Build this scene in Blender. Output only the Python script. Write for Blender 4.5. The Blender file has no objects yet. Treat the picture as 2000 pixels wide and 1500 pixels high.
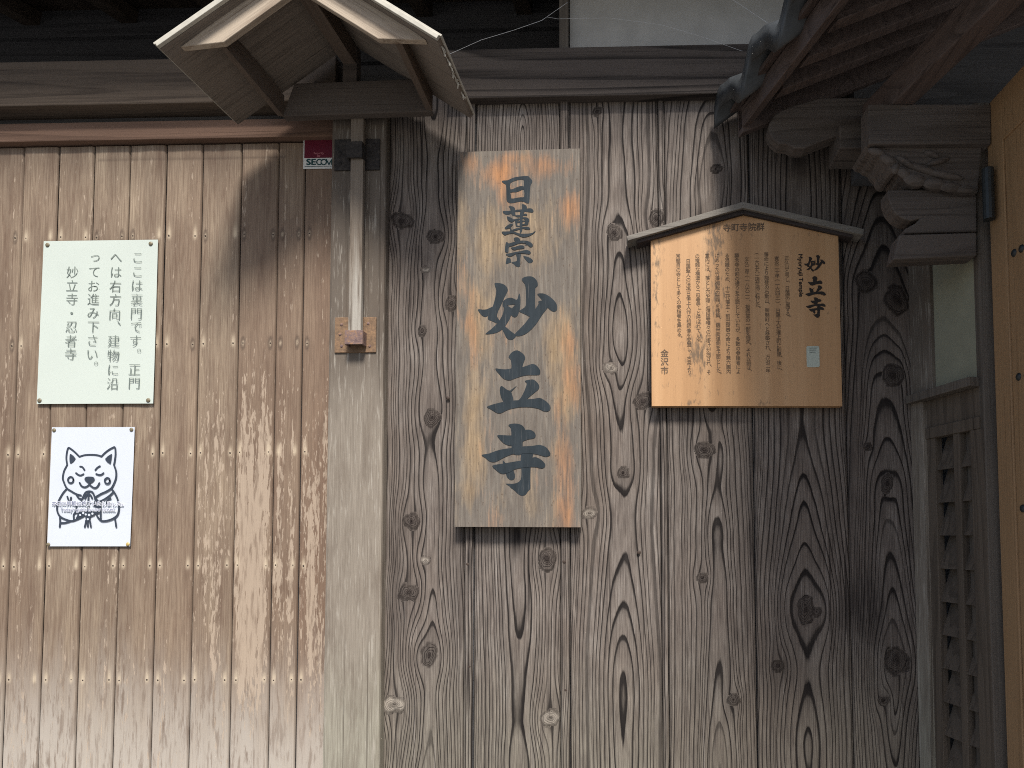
import bpy, math, random
import numpy as np
from mathutils import Vector, Matrix

# ------------------------------------------------------------------ scene, camera, light
C = bpy.context.scene.collection
sc = bpy.context.scene
R = math.radians
F, PX0, PY0 = 1400.0, 1198.0, 979.0          # focal length and principal point of the photo (2000 px wide)
CAM = Vector((0.0, -1.837, 1.5))             # the plank wall lies in the plane y = 0
n_c = Vector((32.0, -71.0, F)).normalized()            # wall normal in camera axes (right, up, forward)
u_c = Vector((-142.0, 27579.0, F)).normalized()        # plumb line in camera axes
u_c = (u_c - n_c * u_c.dot(n_c)).normalized()
r_c = n_c.cross(u_c) * -1.0
r_c = u_c.cross(n_c) * -1.0 if r_c.x < 0 else r_c
# camera axes expressed in the world: world x,y,z are r_c,n_c,u_c seen in camera axes
AX = [Vector((r_c[i], n_c[i], u_c[i])) for i in range(3)]   # right, up, forward in the world
cam = bpy.data.cameras.new("camera")
cam_o = bpy.data.objects.new("camera", cam)
C.objects.link(cam_o)
m3 = Matrix((AX[0], AX[1], -AX[2])).transposed()
cam_o.matrix_world = Matrix.Translation(CAM) @ m3.to_4x4()
cam.sensor_width = 36.0
cam.sensor_fit = 'HORIZONTAL'
cam.lens = F / 2000.0 * 36.0
cam.shift_x = (1000.0 - PX0) / 2000.0
cam.shift_y = (PY0 - 750.0) / 2000.0
cam.clip_start = 0.02
cam.clip_end = 500.0
sc.camera = cam_o

SUN_DIR = Vector((-0.27, 1.0, -1.30)).normalized()     # the way the light travels
sun = bpy.data.lights.new("sun", 'SUN')
sun.energy = 3.8
sun.angle = R(13.0)
sun.color = (1.0, 0.945, 0.865)
sun_o = bpy.data.objects.new("sun", sun)
sun_o.rotation_euler = SUN_DIR.to_track_quat('-Z', 'Y').to_euler()
sun_o.location = (2.0, -6.0, 6.0)
C.objects.link(sun_o)
w = bpy.data.worlds.new("World")
sc.world = w
w.use_nodes = True
wn = w.node_tree
sky = wn.nodes.new('ShaderNodeTexSky')
sky.sky_type = 'NISHITA'
sky.sun_disc = False
sky.sun_elevation = R(51.0)
sky.sun_rotation = R(165.0)
sky.air_density = 1.0
sky.dust_density = 2.0
wn.nodes['Background'].inputs[1].default_value = 0.08
wn.links.new(sky.outputs[0], wn.nodes['Background'].inputs[0])
sc.view_settings.view_transform = 'Standard'
sc.view_settings.look = 'None'
sc.view_settings.gamma = 1.0
sc.view_settings.exposure = 0.70
sc.cycles.max_bounces = 6
sc.cycles.filter_width = 1.0
sc.cycles.use_denoising = False

# ------------------------------------------------------------------ helpers
def ray(px, py):
    return AX[0] * ((px - PX0) / F) + AX[1] * (-(py - PY0) / F) + AX[2]

def BP(px, py, y=0.0):
    """point of the plane y = const that the photo shows at (px, py)"""
    d = ray(px, py)
    return CAM + d * ((y - CAM.y) / d.y)

def BX(px, py, y=0.0):
    p = BP(px, py, y)
    return p.x, p.z

class MB:
    def __init__(self):
        self.v, self.f = [], []
    def add(self, vs, fs):
        k = len(self.v)
        self.v += [tuple(p) for p in vs]
        self.f += [tuple(i + k for i in q) for q in fs]
        return self
    def hexa(self, p):
        """eight corners: 0-3 one end, 4-7 the other, same order"""
        return self.add(p, [(0, 1, 2, 3), (7, 6, 5, 4), (0, 4, 5, 1), (1, 5, 6, 2), (2, 6, 7, 3), (3, 7, 4, 0)])
    def box(self, x0, x1, y0, y1, z0, z1):
        return self.hexa([(x0, y0, z0), (x1, y0, z0), (x1, y0, z1), (x0, y0, z1),
                          (x0, y1, z0), (x1, y1, z0), (x1, y1, z1), (x0, y1, z1)])
    def prism(self, poly, y0, y1):
        """outline in (x, z), extruded from y0 (front) to y1"""
        n = len(poly)
        vs = [(p[0], y0, p[1]) for p in poly] + [(p[0], y1, p[1]) for p in poly]
        fs = [tuple(range(n)), tuple(range(2 * n - 1, n - 1, -1))]
        fs += [(i, i + n, (i + 1) % n + n, (i + 1) % n) for i in range(n)]
        return self.add(vs, fs)
    def bar(self, a, b, wv, hv):
        """square bar from a to b, half-width vectors wv and hv"""
        a, b, wv, hv = map(Vector, (a, b, wv, hv))
        return self.hexa([a - wv - hv, a + wv - hv, a + wv + hv, a - wv + hv,
                          b - wv - hv, b + wv - hv, b + wv + hv, b - wv + hv])
    def tube(self, pts, r, n=6):
        pts = [Vector(p) for p in pts]
        vs, fs = [], []
        for i, p in enumerate(pts):
            t = (pts[min(i + 1, len(pts) - 1)] - pts[max(i - 1, 0)]).normalized()
            a = t.cross(Vector((0, 0, 1)) if abs(t.z) < .9 else Vector((1, 0, 0))).normalized()
            b = t.cross(a)
            for k in range(n):
                an = 2 * math.pi * k / n
                vs.append(p + (a * math.cos(an) + b * math.sin(an)) * r)
        for i in range(len(pts) - 1):
            for k in range(n):
                fs.append((i * n + k, i * n + (k + 1) % n, (i + 1) * n + (k + 1) % n, (i + 1) * n + k))
        fs += [tuple(range(n - 1, -1, -1)), tuple(range((len(pts) - 1) * n, len(pts) * n))]
        return self.add(vs, fs)
    def dome(self, c, r, flat=.5, ax=(0, -1, 0), n=12, rings=4):
        ax = Vector(ax).normalized()
        a = ax.cross(Vector((0, 0, 1)) if abs(ax.z) < .9 else Vector((1, 0, 0))).normalized()
        b = ax.cross(a)
        c = Vector(c)
        vs, fs = [], []
        for j in range(rings):
            th = (math.pi / 2) * j / rings
            for k in range(n):
                an = 2 * math.pi * k / n
                vs.append(c + (a * math.cos(an) + b * math.sin(an)) * r * math.cos(th) + ax * r * flat * math.sin(th))
        vs.append(c + ax * r * flat)
        for j in range(rings - 1):
            for k in range(n):
                fs.append((j * n + k, j * n + (k + 1) % n, (j + 1) * n + (k + 1) % n, (j + 1) * n + k))
        for k in range(n):
            fs.append(((rings - 1) * n + k, (rings - 1) * n + (k + 1) % n, rings * n))
        return self.add(vs, fs)
    def build(self, name, mat, parent=None, bevel=0.0, smooth=False):
        me = bpy.data.meshes.new(name)
        me.from_pydata(self.v, [], self.f)
        return link(name, me, mat, parent, bevel, smooth)

def link(name, me, mat, parent=None, bevel=0.0, smooth=False, fix=True):
    if fix:
        import bmesh
        bm = bmesh.new()
        bm.from_mesh(me)
        bmesh.ops.recalc_face_normals(bm, faces=bm.faces)
        bm.to_mesh(me)
        bm.free()
    if mat:
        me.materials.append(mat)
    if smooth:
        me.polygons.foreach_set('use_smooth', [True] * len(me.polygons))
    o = bpy.data.objects.new(name, me)
    C.objects.link(o)
    if parent:
        o.parent = parent
        o.location = -root_loc(parent)
    if bevel:
        b = o.modifiers.new('edge', 'BEVEL')
        b.width = bevel
        b.segments = 2
        b.limit_method = 'ANGLE'
        b.angle_limit = R(40)
    return o

def root_loc(o):
    p = Vector((0, 0, 0))
    while o:
        p = p + o.location
        o = o.parent
    return p

def tag(o, label=None, cat=None, group=None, kind=None):
    if label: o['label'] = label
    if cat: o['category'] = cat
    if group: o['group'] = group
    if kind or cat: o['kind'] = kind or 'thing'
    return o

def thing(name, loc, label, cat, group=None):
    o = bpy.data.objects.new(name, None)
    o.empty_display_size = .05
    C.objects.link(o)
    o.location = loc
    return tag(o, label, cat, group)

# ---- lettering
_fc = bpy.data.curves.new('glyph', 'FONT')
_fc.resolution_u = 3
_fo = bpy.data.objects.new('glyph', _fc)
C.objects.link(_fo)
_gl = {}
def glyph(ch, ox=0.0, oz=0.0):
    """flat glyph (verts in em, faces); outline moved outwards by ox, oz"""
    key = (ch, ox, oz)
    if key in _gl:
        return _gl[key]
    _fc.body = ch
    dg = bpy.context.evaluated_depsgraph_get()
    dg.update()
    me = bpy.data.meshes.new_from_object(_fo.evaluated_get(dg))
    v = np.array([p.co[:2] for p in me.vertices]).reshape(-1, 2)
    f = [tuple(p.vertices) for p in me.polygons]
    if (ox or oz) and len(v):
        cnt = {}
        for q in f:
            for i in range(len(q)):
                a, b = q[i], q[(i + 1) % len(q)]
                cnt.setdefault((min(a, b), max(a, b)), []).append((a, b))
        # front faces may be wound either way
        ar = sum(v[q[0]][0] * (v[q[1]][1] - v[q[2]][1]) + v[q[1]][0] * (v[q[2]][1] - v[q[0]][1]) + v[q[2]][0] * (v[q[0]][1] - v[q[1]][1]) for q in f)
        sg = 1.0 if ar > 0 else -1.0
        nr = np.zeros_like(v)
        for k, e in cnt.items():
            if len(e) == 1:
                a, b = e[0]
                d = v[b] - v[a]
                L = np.hypot(*d) + 1e-9
                n = np.array([d[1], -d[0]]) / L * sg
                nr[a] += n
                nr[b] += n
        L = np.hypot(nr[:, 0], nr[:, 1])[:, None] + 1e-9
        nr = nr / L
        v = v + nr * np.array([ox, oz])
    bpy.data.meshes.remove(me)
    _gl[key] = (v, f)
    return _gl[key]

def put_glyph(mb, ch, c, size, y, ox=0.0, oz=0.0, center='box', rot=0.0, sx=1.0):
    v, f = glyph(ch, ox, oz)
    if not len(v):
        return
    if center == 'box':
        m = (v.min(0) + v.max(0)) / 2
    else:
        m = np.array([0.5, 0.38])
    w_ = (v - m) * size * np.array([sx, 1.0])
    ca, sa = math.cos(rot), math.sin(rot)
    mb.add([(c[0] + p[0] * ca - p[1] * sa, y, c[1] + p[0] * sa + p[1] * ca) for p in w_], f)

def put_line(mb, text, x0, z0, size, y, ox=0.0, oz=0.0, rot=0.0, width=None):
    """a line of Latin text from (x0, z0) along rot; fitted to width if given"""
    _fc.body = text
    dg = bpy.context.evaluated_depsgraph_get()
    dg.update()
    v, f = glyph(text, ox, oz)
    s = width / (v[:, 0].max() - v[:, 0].min()) if width else size
    w_ = v.copy()
    w_[:, 0] = (w_[:, 0] - v[:, 0].min()) * s
    w_[:, 1] = w_[:, 1] * size
    ca, sa = math.cos(rot), math.sin(rot)
    mb.add([(x0 + p[0] * ca - p[1] * sa, y, z0 + p[0] * sa + p[1] * ca) for p in w_], f)

def smooth_loop(pts, n=1):
    for _ in range(n):
        out = []
        k = len(pts)
        for i in range(k):
            p0, p1, p2, p3 = (np.array(pts[(i + j) % k], float) for j in (-1, 0, 1, 2))
            out.append(tuple(p1))
            out.append(tuple((-p0 + 9 * p1 + 9 * p2 - p3) / 16))
        pts = out
    return pts

def fill_mesh(loops):
    """triangulated flat shape with holes from closed outlines in (x, z)"""
    cu = bpy.data.curves.new('fill', 'CURVE')
    cu.dimensions = '2D'
    cu.fill_mode = 'BOTH'
    for lp in loops:
        s = cu.splines.new('POLY')
        s.points.add(len(lp) - 1)
        for i, p in enumerate(lp):
            s.points[i].co = (p[0], p[1], 0, 1)
        s.use_cyclic_u = True
    o = bpy.data.objects.new('fill', cu)
    C.objects.link(o)
    dg = bpy.context.evaluated_depsgraph_get()
    dg.update()
    me = bpy.data.meshes.new_from_object(o.evaluated_get(dg))
    v = [p.co[:2] for p in me.vertices]
    f = [tuple(p.vertices) for p in me.polygons]
    bpy.data.objects.remove(o)
    bpy.data.curves.remove(cu)
    bpy.data.meshes.remove(me)
    return v, f

def catmull(pts, n=5):
    pts = [np.array(p, float) for p in pts]
    out = []
    for i in range(len(pts) - 1):
        p0, p1, p2, p3 = pts[max(i - 1, 0)], pts[i], pts[i + 1], pts[min(i + 2, len(pts) - 1)]
        for k in range(n):
            t = k / n
            out.append(0.5 * (2 * p1 + (p2 - p0) * t + (2 * p0 - 5 * p1 + 4 * p2 - p3) * t * t + (3 * p1 - p0 - 3 * p2 + p3) * t ** 3))
    out.append(pts[-1])
    return out

def vnoise(x, z, seed):
    """smooth value noise in [-1, 1] on numpy arrays"""
    xi, zi = np.floor(x).astype(np.int64), np.floor(z).astype(np.int64)
    fx, fz = x - xi, z - zi
    fx, fz = fx * fx * (3 - 2 * fx), fz * fz * (3 - 2 * fz)
    def h(a, b):
        k = (a * 374761393 + b * 668265263 + seed * 974711) & 0x7fffffff
        k = ((k ^ (k >> 13)) * 1274126177) & 0x7fffffff
        return ((k ^ (k >> 16)) & 0xffff) / 32767.5 - 1.0
    a, b, c, d = h(xi, zi), h(xi + 1, zi), h(xi, zi + 1), h(xi + 1, zi + 1)
    return (a * (1 - fx) + b * fx) * (1 - fz) + (c * (1 - fx) + d * fx) * fz

# ------------------------------------------------------------------ materials
class NT:
    def __init__(self, name):
        self.m = bpy.data.materials.new(name)
        self.m.use_nodes = True
        self.t = self.m.node_tree
        self.b = self.t.nodes['Principled BSDF']
    def n(self, typ, **kw):
        x = self.t.nodes.new(typ)
        for k, v in kw.items():
            setattr(x, k, v)
        return x
    def l(self, a, b):
        self.t.links.new(a, b)
    def val(self, s, x):
        if hasattr(x, 'is_linked') or hasattr(x, 'links'):
            self.l(x, s)
        else:
            s.default_value = x
    def math(self, op, a, b=0.0, c=0.0, clamp=False):
        x = self.n('ShaderNodeMath', operation=op)
        x.use_clamp = clamp
        self.val(x.inputs[0], a); self.val(x.inputs[1], b); self.val(x.inputs[2], c)
        return x.outputs[0]
    def obj(self, scale=(1, 1, 1), loc=(0, 0, 0), rot=(0, 0, 0)):
        tc = self.n('ShaderNodeTexCoord')
        mp = self.n('ShaderNodeMapping')
        mp.inputs['Scale'].default_value = scale
        mp.inputs['Location'].default_value = loc
        src = tc.outputs['Object']
        if any(rot):                             # turn first, so that the stretch follows the slope
            m0 = self.n('ShaderNodeMapping')
            m0.inputs['Rotation'].default_value = rot
            self.l(src, m0.inputs['Vector'])
            src = m0.outputs[0]
        self.l(src, mp.inputs['Vector'])
        return mp.outputs[0]
    def noise(self, vec, scale, detail=3.0, rough=.55, dist=0.0):
        x = self.n('ShaderNodeTexNoise')
        self.l(vec, x.inputs['Vector'])
        x.inputs['Scale'].default_value = scale
        x.inputs['Detail'].default_value = detail
        x.inputs['Roughness'].default_value = rough
        x.inputs['Distortion'].default_value = dist
        return x.outputs[0]
    def ramp(self, v, stops, interp='LINEAR'):
        x = self.n('ShaderNodeValToRGB')
        x.color_ramp.interpolation = interp
        el = x.color_ramp.elements
        while len(el) > 1:
            el.remove(el[-1])
        for i, (p, c) in enumerate(stops):
            e = el[0] if i == 0 else el.new(p)
            e.position = p
            e.color = (c, c, c, 1) if isinstance(c, (int, float)) else (*c, 1)
        self.val(x.inputs[0], v)
        return x.outputs[0]
    def mix(self, f, a, b, mode='MIX'):
        x = self.n('ShaderNodeMix', data_type='RGBA', blend_type=mode)
        self.val(x.inputs[0], f)
        for s, c in ((x.inputs[6], a), (x.inputs[7], b)):
            if hasattr(c, 'links'):
                self.l(c, s)
            else:
                s.default_value = (*c, 1)
        return x.outputs[2]
    def zmap(self, v, a, b, va, vb):
        x = self.n('ShaderNodeMapRange', interpolation_type='SMOOTHSTEP')
        self.val(x.inputs[0], v)
        for i, q in enumerate((a, b, va, vb)):
            x.inputs[i + 1].default_value = q
        return x.outputs[0]
    def attr(self, name):
        x = self.n('ShaderNodeAttribute', attribute_name=name)
        return x.outputs['Fac']
    def bump(self, h, strength=.4, dist=.002):
        x = self.n('ShaderNodeBump')
        x.inputs['Strength'].default_value = strength
        x.inputs['Distance'].default_value = dist
        self.l(h, x.inputs['Height'])
        self.l(x.outputs[0], self.b.inputs['Normal'])
    def out(self, col, rough=.8, spec=.25, metal=0.0):
        self.val(self.b.inputs['Base Color'], col if hasattr(col, 'links') else (*col, 1))
        self.val(self.b.inputs['Roughness'], rough)
        self.b.inputs['Specular IOR Level'].default_value = spec
        self.b.inputs['Metallic'].default_value = metal
        return self.m

def along(axis, a=.06):
    return {'x': (a, 1, 1), 'y': (1, a, 1), 'z': (1, 1, a)}[axis]

def wood(name, light, dark, axis='z', rings=9.0, low=5.0, amt=.6, fib=.35, patch=.3, rough=.8, spec=.2, rot=(0, 0, 0), loc=(0, 0, 0)):
    t = NT(name)
    v = t.obj(along(axis, .05), loc, rot)
    base = t.noise(v, low, 2.0, .45, .3)
    fr = t.math('FRACT', t.math('MULTIPLY', base, rings))
    ring = t.ramp(fr, [(0, 0), (.45, .12), (.8, .85), (.92, 1), (1, 0)])
    v2 = t.obj(along(axis, .02), loc, rot)
    fibre = t.ramp(t.noise(v2, 210.0, 5.0, .7), [(.3, 0), (.7, 1)])
    crack = t.ramp(t.noise(t.obj(along(axis, .012), (5, 3, 1), rot), 120.0, 3.0, .6), [(.62, 0), (.68, 1)])
    blot = t.noise(t.obj(along(axis, .3), loc, rot), 9.0, 5.0, .65)
    k = t.math('ADD', t.math('MULTIPLY', ring, amt), t.math('MULTIPLY', t.math('SUBTRACT', fibre, .5), fib * 1.3))
    k = t.math('ADD', k, t.math('MULTIPLY', t.math('SUBTRACT', blot, .5), patch * 2.6))
    k = t.math('ADD', k, t.math('MULTIPLY', crack, .35), clamp=True)
    col = t.mix(k, light, dark)
    t.bump(t.math('SUBTRACT', t.math('MULTIPLY', fibre, .8), t.math('ADD', t.math('MULTIPLY', ring, .5), crack)), .5, .0015)
    return t.out(col, rough, spec)

def plain(name, col, rough=.7, spec=.3, var=.15, scale=30.0, metal=0.0, bump=.0):
    t = NT(name)
    nz = t.noise(t.obj(), scale, 4.0, .6)
    c2 = tuple(c * (1 - var) for c in col)
    c1 = tuple(min(1, c * (1 + var)) for c in col)
    c = t.ramp(nz, [(.3, c2), (.7, c1)])
    if bump:
        t.bump(nz, bump, .002)
    return t.out(c, rough, spec, metal)

M = {}
def make_plank_mat():
    t = NT('weathered_cedar_planks')
    v = t.obj()
    ring = t.attr('ring')
    wob = t.noise(t.obj((1, 1, .15)), 120.0, 3.0, .6)
    fr = t.math('FRACT', t.math('ADD', ring, t.math('MULTIPLY', t.math('SUBTRACT', wob, .5), .13)))
    line = t.ramp(fr, [(0, 0.03), (.1, 0), (.50, .05), (.70, .30), (.79, .95), (.91, 1), (.96, .1), (1, .03)])
    wnz = t.n('ShaderNodeTexWhiteNoise', noise_dimensions='1D')
    t.l(t.math('FLOOR', t.math('ADD', ring, .0)), wnz.inputs['W'])
    line = t.math('MULTIPLY', line, t.ramp(wnz.outputs['Value'], [(0, .60), (.5, 1), (1, 1)]))
    line = t.math('MULTIPLY', line, t.attr('bold'))
    wash = t.noise(t.obj((1, 1, .22)), 16.0, 4.0, .62)
    line = t.math('MULTIPLY', line, t.ramp(wash, [(.25, .85), (.55, 1)]), clamp=True)
    fibre = t.noise(t.obj((1, 1, .03)), 420.0, 4.0, .65)
    mott = t.noise(t.obj((1, 1, .3)), 26.0, 5.0, .65)
    big = t.noise(t.obj((1, 1, .4), (3, 0, 5)), 4.0, 4.0, .6)
    lightc = t.ramp(mott, [(.25, (.135, .114, .100)), (.5, (.215, .185, .163)), (.75, (.315, .283, .255))])
    warm = t.mix(t.ramp(big, [(.45, 0), (.7, .38)]), lightc, (.185, .135, .10))
    sepz = t.n('ShaderNodeSeparateXYZ')
    t.l(v, sepz.inputs[0])
    low = t.zmap(t.math('ADD', sepz.outputs[2], t.math('MULTIPLY', t.math('SUBTRACT', big, .5), .5)), .85, 1.35, .55, 0)
    warm = t.mix(low, warm, (.235, .22, .172))
    warm = t.mix(t.ramp(fibre, [(.36, 0), (.68, .85)]), warm, (.062, .050, .045))
    crk = t.noise(t.obj((1, 1, .012), (9, 2, 4)), 150.0, 3.0, .6)
    warm = t.mix(t.ramp(crk, [(.63, 0), (.68, .8)]), warm, (.02, .016, .015))
    warm = t.mix(t.ramp(crk, [(.30, .5), (.36, 0)]), warm, (.34, .31, .285))
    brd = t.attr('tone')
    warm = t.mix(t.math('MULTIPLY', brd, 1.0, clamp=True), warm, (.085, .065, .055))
    col = t.mix(line, warm, (.010, .008, .008))
    col = t.mix(t.math('MULTIPLY', t.attr('stain'), t.ramp(t.noise(t.obj((1, 1, .05)), 75.0, 4.0, .65), [(.32, .25), (.58, 1)]), clamp=True), col, (.014, .011, .011))
    col = t.mix(t.math('MULTIPLY', t.attr('knot'), t.ramp(mott, [(.3, .72), (.6, 1)]), clamp=True), col, (.016, .011, .010))
    col = t.mix(t.math('MULTIPLY', t.attr('pale'), t.ramp(mott, [(.35, .3), (.6, .9)])), col, (.38, .34, .29))
    h = t.math('SUBTRACT', t.math('MULTIPLY', fibre, .5), line)
    t.bump(h, .7, .0025)
    return t.out(col, .85, .2)

def make_gate_mat():
    t = NT('tan_cedar_gate_boards')
    ring = t.attr('ring')
    wob = t.noise(t.obj((1, 1, .1)), 150.0, 3.0, .6)
    fr = t.math('FRACT', t.math('ADD', ring, t.math('MULTIPLY', t.math('SUBTRACT', wob, .5), .6)))
    line = t.ramp(fr, [(0, 0), (.5, .1), (.8, .8), (.9, 1), (1, 0)])
    fibre = t.noise(t.obj((1, 1, .025)), 380.0, 4.0, .65)
    streak = t.math('ADD', t.math('MULTIPLY', t.noise(t.obj((1, 1, .045)), 55.0, 4.0, .6), .5), t.math('MULTIPLY', t.noise(t.obj((1, 1, .16)), 190.0, 4.0, .6), .5))
    blot = t.noise(t.obj((1, 1, .16)), 17.0, 5.0, .66)
    base = t.ramp(blot, [(.3, (.155, .113, .082)), (.5, (.235, .181, .132)), (.7, (.34, .27, .196))])
    base = t.mix(t.math('MULTIPLY', t.attr('tone'), 1.0, clamp=True), base, (.17, .105, .072))
    base = t.mix(t.ramp(fibre, [(.40, 0), (.68, .7)]), base, (.12, .082, .058))
    base = t.mix(t.math('MULTIPLY', line, .32), base, (.12, .072, .048))
    # greyer and paler towards the bottom
    sepz = t.n('ShaderNodeSeparateXYZ')
    t.l(t.obj(), sepz.inputs[0])
    low = t.zmap(t.math('ADD', sepz.outputs[2], t.math('MULTIPLY', t.math('SUBTRACT', blot, .5), .35)), .86, 1.32, .80, 0)
    base = t.mix(low, base, (.43, .395, .35))
    # pale flaked film, crisp edged streaks
    pe = t.math('ADD', streak, t.math('MULTIPLY', t.attr('peel'), .26))
    flake = t.ramp(pe, [(.598, 0), (.618, 1)])
    col = t.mix(t.math('MULTIPLY', flake, .7), base, (.405, .325, .25))
    dk = t.noise(t.obj((1, 1, .11), (7, 0, 2)), 95.0, 5.0, .68)
    col = t.mix(t.math('MULTIPLY', t.ramp(dk, [(.50, 0), (.60, .7)]), t.ramp(blot, [(.35, 1), (.65, .25)])), col, (.12, .078, .054))
    col = t.mix(t.attr('halo'), col, (.55, .46, .34))
    col = t.mix(t.attr('stain'), col, (.06, .04, .03))
    t.bump(t.math('SUBTRACT', t.math('MULTIPLY', fibre, .6), t.math('ADD', t.math('MULTIPLY', line, .3), t.math('MULTIPLY', flake, .5))), .35, .0015)
    return t.out(col, .72, .3)

def make_tablet_mat():
    t = NT('weathered_name_board_wood')
    blot = t.noise(t.obj((1, 1, .45)), 9.0, 5.0, .6, .2)
    blot2 = t.noise(t.obj((1, 1, .3), (4, 0, 9)), 12.0, 5.0, .62, .2)
    fibre = t.noise(t.obj((1, 1, .02)), 520.0, 3.0, .6)
    fine = t.noise(t.obj((1, 1, .08)), 160.0, 4.0, .65)
    grey = t.ramp(fine, [(.3, (.11, .096, .084)), (.55, (.165, .146, .126)), (.75, (.225, .2, .168))])
    tan = t.ramp(fine, [(.3, (.195, .138, .085)), (.65, (.325, .245, .16))])
    org = t.ramp(fine, [(.3, (.245, .115, .054)), (.65, (.41, .21, .105))])
    col = t.mix(t.ramp(t.math('ADD', blot2, t.math('ADD', t.math('MULTIPLY', t.attr('tan'), .34), t.math('MULTIPLY', t.math('SUBTRACT', fine, .5), .25))), [(.58, 0), (.84, 1)]), grey, tan)
    col = t.mix(t.ramp(t.math('ADD', blot, t.math('ADD', t.math('MULTIPLY', t.attr('orange'), .36), t.math('MULTIPLY', t.math('SUBTRACT', fine, .5), .5))), [(.60, 0), (.95, .95)]), col, org)
    col = t.mix(t.math('MULTIPLY', t.math('SUBTRACT', fibre, .45), 1.4, clamp=True), col, (.12, .09, .07))
    sp = t.noise(t.obj((1, 1, .4)), 260.0, 2.0, .5)
    col = t.mix(t.ramp(sp, [(.66, 0), (.72, .55)]), col, (.08, .055, .04))
    t.bump(t.math('ADD', fibre, fine), .3, .0015)
    return t.out(col, .85, .15)

def make_notice_mat():
    t = NT('golden_notice_board_wood')
    band = t.noise(t.obj((1, 1, .03)), 24.0, 3.0, .5)
    fibre = t.noise(t.obj((1, 1, .02)), 420.0, 3.0, .6)
    col = t.ramp(band, [(.3, (.40, .225, .105)), (.5, (.47, .275, .135)), (.7, (.545, .34, .18))])
    col = t.mix(t.math('MULTIPLY', t.math('SUBTRACT', fibre, .45), .8, clamp=True), col, (.30, .16, .075))
    st = t.attr('stain')
    sp = t.noise(t.obj((1, 1, .3)), 130.0, 4.0, .65)
    sp2 = t.noise(t.obj((1, 1, .4), (3, 1, 7)), 240.0, 3.0, .6)
    k = t.ramp(t.math('ADD', sp, t.math('MULTIPLY', st, .30)), [(.62, 0), (.80, .85)])
    col = t.mix(k, col, (.12, .085, .055))
    col = t.mix(t.ramp(sp2, [(.74, 0), (.78, .6)]), col, (.17, .09, .045))
    t.bump(fibre, .1, .001)
    return t.out(col, .55, .35)

def make_rust(name, a, b, c):
    t = NT(name)
    nz = t.noise(t.obj(), 120.0, 5.0, .65)
    n2 = t.noise(t.obj(), 34.0, 4.0, .6)
    col = t.ramp(nz, [(.3, a), (.5, b), (.68, c)])
    col = t.mix(t.ramp(n2, [(.45, 0), (.65, .6)]), col, a)
    t.bump(nz, .6, .002)
    return t.out(col, .85, .25)

def make_post_mat():
    t = NT('grey_weathered_post')
    fibre = t.noise(t.obj((1, 1, .03)), 300.0, 4.0, .65)
    st = t.noise(t.obj((1, 1, .07)), 170.0, 4.0, .6)
    blot = t.noise(t.obj((1, 1, .3)), 10.0, 4.0, .6)
    base = t.ramp(blot, [(.3, (.085, .069, .057)), (.7, (.135, .114, .094))])
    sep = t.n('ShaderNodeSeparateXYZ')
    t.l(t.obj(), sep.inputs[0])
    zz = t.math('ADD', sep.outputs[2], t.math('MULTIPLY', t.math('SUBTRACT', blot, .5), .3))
    base = t.mix(t.zmap(zz, 1.72, 2.05, .85, 0), base, (.285, .25, .208))  # darker upper part: partly its own wood, partly roof shade put into the colour
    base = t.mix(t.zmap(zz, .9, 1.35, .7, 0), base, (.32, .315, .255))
    base = t.mix(t.ramp(fibre, [(.38, 0), (.68, .6)]), base, (.12, .098, .079))
    base = t.mix(t.ramp(st, [(.56, 0), (.66, .45)]), base, (.42, .39, .34))
    crk = t.noise(t.obj((1, 1, .012), (2, 5, 1)), 95.0, 3.0, .6)
    base = t.mix(t.ramp(crk, [(.60, 0), (.66, .65)]), base, (.06, .048, .038))
    base = t.mix(t.ramp(t.noise(t.obj((1, 1, .2), (8, 1, 3)), 26.0, 5.0, .65), [(.48, 0), (.72, .6)]), base, (.11, .085, .066))
    t.bump(fibre, .35, .0015)
    return t.out(base, .8, .2)

M['plank'] = make_plank_mat()
M['gate'] = make_gate_mat()
M['tablet'] = make_tablet_mat()
M['notice'] = make_notice_mat()
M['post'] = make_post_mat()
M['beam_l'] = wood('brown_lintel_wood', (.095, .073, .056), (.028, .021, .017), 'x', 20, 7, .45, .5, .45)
M['rail'] = wood('reddish_rail_wood', (.17, .105, .075), (.07, .042, .03), 'x', 8, 6, .5, .3, .3)
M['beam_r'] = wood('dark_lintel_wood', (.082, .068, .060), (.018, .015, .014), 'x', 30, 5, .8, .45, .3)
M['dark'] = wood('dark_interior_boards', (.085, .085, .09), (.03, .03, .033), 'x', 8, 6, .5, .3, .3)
M['soffit'] = wood('dark_soffit_boards_rising', (.19, .16, .135), (.06, .05, .043), 'x', 4, 9, .22, .7, .6, rot=(0, R(35), 0))
M['soffit2'] = wood('dark_soffit_boards_falling', (.19, .16, .135), (.06, .05, .043), 'x', 4, 9, .22, .7, .6, rot=(0, R(-33), 0))
M['roofside'] = wood('brown_roof_frame', (.115, .088, .07), (.045, .034, .028), 'y', 7, 8, .4, .4, .3)
M['barge'] = wood('pale_barge_board', (.40, .335, .265), (.13, .088, .06), 'x', 5, 8, .35, .6, .8, rot=(0, R(35), 0))
M['barge2'] = wood('pale_barge_board_falling', (.40, .335, .265), (.13, .088, .06), 'x', 5, 8, .35, .6, .8, rot=(0, R(-33), 0))
M['crossbar'] = wood('dark_crossbar', (.10, .083, .072), (.038, .031, .028), 'x', 7, 8, .4, .4, .3)
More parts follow.
